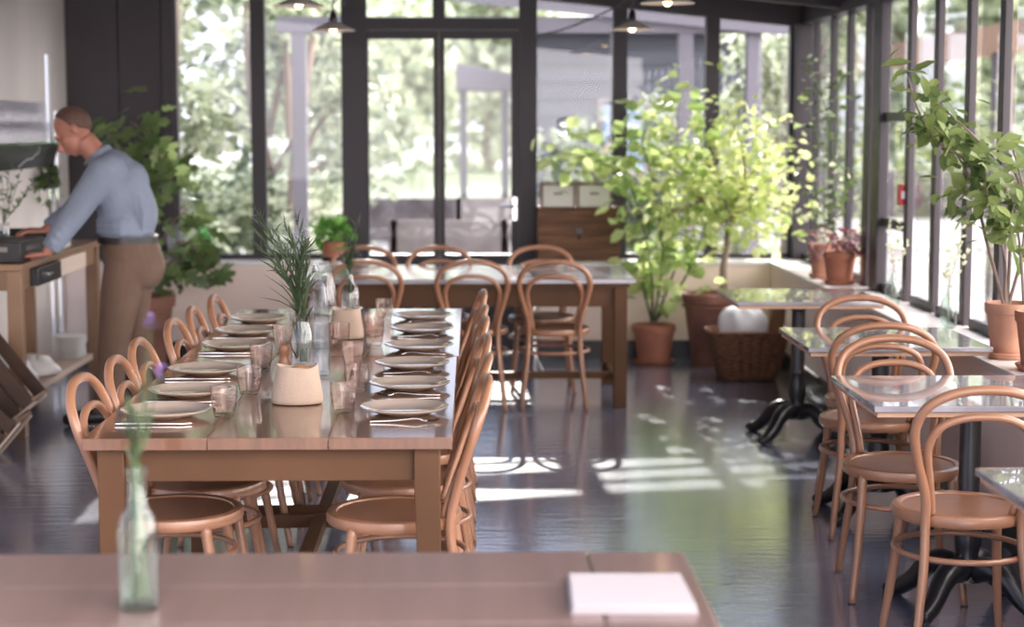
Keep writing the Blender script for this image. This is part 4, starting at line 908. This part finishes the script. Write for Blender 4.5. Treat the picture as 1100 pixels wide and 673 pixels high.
# stack of plates and folded cloth on the lower shelf
sp_ = MB().lathe([(0, 0), (.06, 0), (.085, .006), (.105, .013), (.104, .016), (.08, .009), (0, .007)], 28)
s0 = None; cx_, cy_ = on(74, 389, .20).x, on(74, 389, .20).y
cx_ = -2.44; cy_ = 10.70
for i in range(12):
    lab = 'white plate in the stack on the counter\'s lower shelf, ' + ('topmost' if i == 11 else 'lowest' if i == 0 else ORD[11 - i] + ' from the top')
    if s0 is None: s0 = tag(sp_.build('plate', M['white'], origin=(cx_, cy_, .2005)), lab, 'plate', 'plates stacked on the lower shelf')
    else: dup(s0, (cx_ + R.uniform(-.003, .003), cy_ + R.uniform(-.003, .003), .2005 + i * .0115), None, lab)
for i, (x, y, sx_, sy, sz, lab) in enumerate(((-2.46, 9.98, .13, .16, .055, 'crumpled white cloth lying on the lower shelf, next to the plates'), (-2.52, 9.66, .14, .15, .075, 'heap of pale cloth on the lower shelf, behind the counter leg'))):
    rings = []
    for j in range(8):
        k_ = math.cos(j / 7 * PI / 2 * .98); z = math.sin(j / 7 * PI / 2) * sz * 2
        rings.append([(sx_ * k_ * (1 + .12 * math.sin(4 * a_ + j + i)) * math.cos(a_), sy * k_ * (1 + .12 * math.sin(3 * a_ + 2 * j)) * math.sin(a_), z * (1 + .12 * math.sin(5 * a_ + j))) for a_ in [2 * PI * t0 / 26 for t0 in range(26)]])
    o = MB().loft(rings).build('folded_cloth', M['white'] if i == 0 else M['plastic'], origin=(0, 0, 0), smooth=180, sub=1); o.location = (x, y, .202); tag(o, lab, 'cloth')
# leaning wooden crates by the counter leg
for i, (px, py, Y, a_, lab) in enumerate(((-10, 412, 8.80, 52, 'dark wooden slatted crate leaning against the counter leg, upper one'), (-30, 446, 8.55, 40, 'dark wooden slatted crate leaning near the counter leg, lower one'))):
    c_ = at(px, py, Y); Mx = Matrix.Rotation(math.radians(a_), 4, 'Y')
    t_ = thing('wooden_crate', c_, lab, 'crate', 'crates leaning by the counter')
    for z in (-.12, -.04, .04, .12):
        MB().box(-.2, .2, -.16, -.145, z - .033, z + .033, Mx).build('side_slat', M['crate'], t_, bevel=.002); MB().box(-.2, .2, .145, .16, z - .033, z + .033, Mx).build('side_slat', M['crate'], t_, bevel=.002)
    MB().box(-.2, -.185, -.144, .144, -.153, .153, Mx).build('end_board', M['crate'], t_); MB().box(.185, .2, -.144, .144, -.153, .153, Mx).build('end_board', M['counter'], t_)
    MB().box(-.184, .184, -.144, .144, -.153, -.14, Mx).build('bottom', M['crate'], t_)
    for s in (-1, 1):
        MB().box(.205, .216, s * .11 - .012, s * .11 + .012, -.15, .15, Mx).build('batten', M['pale'], t_)
# marble shelf with glasses
sh = thing('marble_shelf', (-2.675, 10.2, 1.36), 'black marble wall shelf carrying upturned glasses', 'shelf')
MB().add([(-.124, -1.1, 0), (.125, -1.1, 0), (.125, .70, 0), (-.124, .78, 0), (-.124, -1.1, .135), (.125, -1.1, .135), (.125, .87, .135), (-.124, .90, .135)], [(0, 3, 2, 1), (4, 5, 6, 7), (0, 1, 5, 4), (1, 2, 6, 5), (2, 3, 7, 6), (3, 0, 4, 7)]).build('shelf_slab', M['marbleblack'], sh, smooth=0)
MB().box(-.124, .132, -1.1, .88, .136, .148).build('glass_top', M['greenglass'], sh)
MB().tube(cr([(.1262, -.15, .012), (.1262, .05, .05), (.1262, .18, .055), (.1262, .25, .075), (.1262, .33, .085), (.1262, .36, .12)], 4), .004, 5, flat=.3, ref=(1, 0, 0)).build('vein', M['vein'], sh, label='white vein in the marble')
GP = [(0, .118), (.032, .118), (.035, .112), (.038, .05), (.040, .0), (.0375, .0), (.0355, .05), (.032, .108), (0, .109)]
g0 = None
for tier in range(2):
    for i in range(13):
        lab = 'upturned glass in the %s tier on the marble shelf, %s from the man' % (('lower', 'upper')[tier], ORD[i])
        loc = (-2.62 - .02 * tier, 10.98 - i * .098 - .02 * tier, 1.509 + tier * .1185)
        if g0 is None: g0 = tag(MB().lathe(GP, 20).build('upturned_glass', M['frost'], origin=loc), lab, 'glass', 'upturned glasses on the marble shelf')
        else: dup(g0, loc, None, lab)
# trailing plant hanging from under the shelf by the sun-streak slits
q = at(46, 182, 11.45); 
hp = thing('trailing_plant', (-2.72, 11.5, 1.30), 'small trailing plant on the wall beside the slit window', 'plant')
MB().lathe([(0, -.1), (.05, -.1), (.065, .0), (.062, .002), (.05, -.02), (0, -.02)], 18).build('pot', M['black'], hp)
sm = MB(); anch = []
for tx, ty in ((42, 215), (52, 222), (60, 205), (45, 200), (64, 214)):
    e = at(tx, ty, 11.42) - hp.location; c_ = cr([(0, 0, -.02), (e.x * .5, e.y * .5, .05), (e.x * .9, e.y * .9, e.z * .4), e], 5); sm.tube(c_, .003, 5); anch += c_[3:]
sm.build('stem', M['stem'], hp); foliage(hp, anch, 60, .06, M['leaf_dark'], R, wr=.55, jit=.02)
MB().box(-.08, -.06, -.01, .01, -.06, -.02).build('wall_bracket', M['black'], hp)

# ------------------------------------------------------------------ the man at the counter
def P(px, py, Y): return at(px, py, Y)
def limb(mb, pts, rr, n=14, flat=1.0, ref=None, k=4):
    c_ = cr(pts, k); mb.tube(c_, rr, n, flat=flat, ref=ref)
YM = 9.55
hip = at(139, 268, YM); chestp = at(124, 200, YM)
yl, yr = YM - .19, YM + .17                       # near (left) and far (right) shoulder
shl, shr = at(112, 184, yl), at(112, 184, yr)
ell, elr = at(76, 236, 9.33), at(80, 226, 9.74)
wrl, wrr = at(50, 268, 9.30), at(48, 248, 9.62)
wrl.z = .945
footl, footr = Vector((-2.02, 9.45, 0)), Vector((-1.88, 9.68, 0))
hipl, hipr = Vector((hip.x + .0, YM - .085, .93)), Vector((hip.x, YM + .085, .93))
knl, knr = Vector((-1.905, 9.44, .50)), Vector((-1.86, 9.66, .50))
ankl, ankr = footl + Vector((.06, 0, .09)), footr + Vector((.06, 0, .09))
body = MB()
# torso under the shirt, neck and head in one surface
tors = [Vector((hip.x, YM, .90)), Vector((hip.x - .005, YM, 1.02)), at(138, 232, YM), at(128, 200, YM), at(115, 176, YM)]
rings = []
def ell_ring(c_, d_, rx, ry, n=20):
    d_ = d_.normalized(); s_ = Vector((0, 1, 0)); f_ = s_.cross(d_).normalized()
    return [c_ + f_ * rx * math.cos(a_) + s_ * ry * math.sin(a_) for a_ in [2 * PI * i / n for i in range(n)]]
tc_ = cr(tors, 4)
def body_rings(c_, rx, ry, n=20):
    out = []
    for i, p_ in enumerate(c_):
        d_ = c_[min(i + 1, len(c_) - 1)] - c_[max(i - 1, 0)]; t0 = i / (len(c_) - 1) * (len(rx) - 1); j = min(int(t0), len(rx) - 2); u = t0 - j
        out.append(ell_ring(p_, d_, rx[j] * (1 - u) + rx[j + 1] * u, ry[j] * (1 - u) + ry[j + 1] * u, n))
    return out
body.loft(body_rings(tc_, [.10, .10, .105, .115, .07], [.14, .14, .15, .17, .10]))
hd = at(79, 140, YM); nk = at(103, 165, YM)
limb(body, [at(116, 178, YM), nk, at(90, 150, YM)], [.075, .062, .060], 16)
tilt = Matrix.Rotation(math.radians(-38), 3, 'Y')      # head bowed towards the counter: local +X is the back of the head, -X the face
def hv(x, y, z): return hd + tilt @ Vector((x, y, z))
body.ball(hd + tilt @ Vector((.012, 0, .025)), (.098, .078, .098), 20, 14, tilt)          # skull
body.ball(hv(-.030, 0, -.045), (.070, .060, .078), 18, 12, tilt)                          # face and jaw
body.ball(hv(-.062, 0, -.098), (.026, .028, .022), 12, 8, tilt)                           # chin
limb(body, [hv(-.088, 0, .010), hv(-.108, 0, -.022), hv(-.122, 0, -.040), hv(-.098, 0, -.050)], [.010, .013, .017, .010], 10)   # nose
limb(body, [hv(-.083, -.045, .022), hv(-.096, 0, .020), hv(-.083, .045, .022)], [.012, .014, .012], 10)                       # brow
limb(body, [hv(-.090, -.022, -.070), hv(-.102, 0, -.070), hv(-.090, .022, -.070)], [.007, .009, .007], 8)                      # lips
limb(body, [hv(-.088, -.02, -.082), hv(-.098, 0, -.083), hv(-.088, .02, -.082)], [.007, .009, .007], 8)
for s in (-1, 1):
    body.ball(hv(.022, s * .080, -.012), (.022, .010, .034), 12, 8, tilt)                 # ears
    body.ball(hv(-.055, s * .038, -.025), (.026, .018, .022), 10, 7, tilt)                # cheeks
# arms
for sh_, el_, wr_ in ((shl, ell, wrl), (shr, elr, wrr)):
    limb(body, [sh_, sh_.lerp(el_, .5), el_, el_.lerp(wr_, .4), wr_], [.052, .048, .040, .038, .028], 14)
# hands
def hand(wr_, fdir, side, palm_n, curl, L=.082):
    f_ = Vector(fdir).normalized(); n_ = Vector(palm_n).normalized(); s_ = f_.cross(n_).normalized() * side
    limb(body, [wr_ - f_ * .02, wr_ + f_ * .03, wr_ + f_ * .065, wr_ + f_ * .09], [.026, .036, .041, .038], 14, flat=.42, ref=n_)
    for k_, (o_, l_) in enumerate(((-.030, .92), (-.010, 1.0), (.010, .95), (.029, .76))):
        b_ = wr_ + f_ * (.082 - abs(o_) * .2) + s_ * o_; p_ = b_; d_ = f_ + s_ * (o_ * 1.6); pts = [b_]
        for j in range(3):
            d_ = (d_ + n_ * curl * (.6 + .25 * j)).normalized(); p_ = p_ + d_ * L * l_ * (.42, .32, .26)[j]; pts.append(p_)
        limb(body, pts, [.0105, .0098, .0092, .0078], 8, k=3)
    b_ = wr_ + f_ * .025 - s_ * .028
    limb(body, [b_, b_ + f_ * .03 - s_ * .026 + n_ * .006, b_ + f_ * .062 - s_ * .036 + n_ * .016, b_ + f_ * .082 - s_ * .034 + n_ * .024], [.015, .0135, .0115, .009], 8, k=3)
wrl.z = .938
hand(wrl, (-1, .05, -.10), 1, (0, 0, -1), .06)
hand(wrr, (-.9, -.25, .05), 1, (-.25, .1, -1), .45)
# legs under the trousers
for h_, k_, a_, ft in ((hipl, knl, ankl, footl), (hipr, knr, ankr, footr)):
    limb(body, [h_, h_.lerp(k_, .5), k_, k_.lerp(a_, .35), a_], [.080, .072, .052, .050, .035], 14)
    limb(body, [a_ + Vector((.02, 0, -.035)), ft + Vector((-.03, 0, .05)), ft + Vector((-.14, 0, .032))], [.032, .032, .022], 10)
man = body.build('person', M['skin'], origin=(-1.93, YM, 0.0), world=True, remesh=.0058, smooth=180)
tag(man, 'man in a blue shirt and brown trousers leaning over the counter', 'person')
# shirt
s_ = MB()
c_ = cr([Vector((hip.x - .010, YM, 1.012)), Vector((hip.x - .010, YM, 1.07)), at(137, 228, YM), at(128, 200, YM), at(117, 178, YM), at(109, 169, YM)], 4)
s_.loft(body_rings(c_, [.138, .150, .158, .150, .115, .062], [.185, .19, .20, .215, .175, .075], 26))
s_.ball(at(140, 196, YM), (.10, .16, .12), 16, 10)
for sh_, el_, wr_ in ((shl, ell, wrl), (shr, elr, wrr)):
    i_ = sh_ + Vector((.03, (.07 if sh_ is shl else -.07), .0)); cf = el_.lerp(wr_, .86)
    limb(s_, [i_, sh_, sh_.lerp(el_, .45), el_, el_.lerp(wr_, .45), cf], [.085, .086, .078, .066, .058, .050], 18)
limb(s_, [at(113, 174, YM), at(104, 163, YM)], [.082, .074], 20)     # collar stand
for k_ in range(3):                                                    # folds above the belt
    limb(s_, [Vector((hip.x - .15, YM - .10, 1.045 + .03 * k_)), Vector((hip.x, YM - .20, 1.04 + .035 * k_)), Vector((hip.x + .14, YM - .08, 1.045 + .03 * k_))], [.012, .016, .012], 8)
for k_ in range(5):                                                    # creases on the back and the near sleeve
    a_ = at(120 + 7 * k_, 196 + 3 * k_, yl - .02); b2 = at(132 + 5 * k_, 240 + 2 * k_, YM - .175)
    limb(s_, [a_ + Vector((0, .04, 0)), a_.lerp(b2, .5) + Vector((.01, .015, 0)), b2 + Vector((0, .03, 0))], [.006, .017, .006], 8)
for k_ in range(6):
    c0 = ell.lerp(wrl, -.35 + .2 * k_); d0 = (wrl - ell).normalized().cross(Vector((0, 1, 0)))
    limb(s_, [c0 - d0 * .05 + Vector((.012, -.02, 0)), c0 + Vector((0, -.058, 0)), c0 + d0 * .05 + Vector((-.012, -.02, 0))], [.010, .013, .010], 8)
s_.build('shirt', M['shirt'], man, world=True, remesh=.009, smooth=180)
# trousers
t_ = MB()
c_ = cr([Vector((hip.x, YM, 1.005)), Vector((hip.x + .01, YM, .92)), Vector((hip.x + .03, YM, .84)), Vector((hip.x + .01, YM, .78))], 4)
t_.loft(body_rings(c_, [.142, .155, .160, .122], [.178, .190, .188, .165], 24))
for h_, k_, a_ in ((hipl, knl, ankl), (hipr, knr, ankr)):
    limb(t_, [h_ + Vector((0, 0, -.05)), h_.lerp(k_, .5), k_, k_.lerp(a_, .45), a_ + Vector((.0, 0, -.02))], [.118, .108, .086, .078, .078], 18)
t_.build('trousers', M['trouser'], man, world=True, remesh=.009, smooth=180)
b_ = MB(); b_.loft([[p_ + Vector((0, 0, dz)) for p_ in ell_ring(Vector((hip.x - .006, YM, 1.000)), Vector((0, 0, 1)), .154 * k_, .194 * k_, 30)] for dz, k_ in ((-.018, .97), (-.018, 1.03), (.018, 1.03), (.018, .97))], closed=True)
b_.build('belt', M['leather'], man, world=True)
for ft in (footl, footr):
    q = MB(); limb(q, [ft + Vector((.115, 0, .05)), ft + Vector((.05, 0, .055)), ft + Vector((-.05, 0, .05)), ft + Vector((-.14, 0, .038)), ft + Vector((-.175, 0, .034))], [.040, .048, .047, .044, .022], 16, flat=.9)
    q.ball(ft + Vector((.06, 0, .085)), (.055, .045, .045), 12, 8)
    for v_ in q.v: v_.z = max(v_.z, .002)
    q.build('shoe', M['leather'], man, world=True, smooth=180)
# short hair: a cap that leaves face and ears free
hb = MB(); n = 26; rings = []
for i in range(11):
    th = (i / 10) * PI * .60; ring = []
    for k_ in range(n):
        a_ = 2 * PI * k_ / n; fr = max(0, -math.cos(a_)); tt = th * (1 - .56 * fr ** .5) * (1 - .10 * abs(math.sin(a_))) * (1 + .14 * max(0, math.cos(a_)))
        ring.append(hd + tilt @ (Vector((.012, 0, .025)) + Matrix.Rotation(math.radians(22), 3, 'Y') @ Vector((.1035 * math.sin(tt) * math.cos(a_), .0835 * math.sin(tt) * math.sin(a_), .1035 * math.cos(tt)))))
    rings.append(ring)
hb.loft(rings, caps=False).build('hair', M['hair'], man, world=True, smooth=180, solid=-.006)
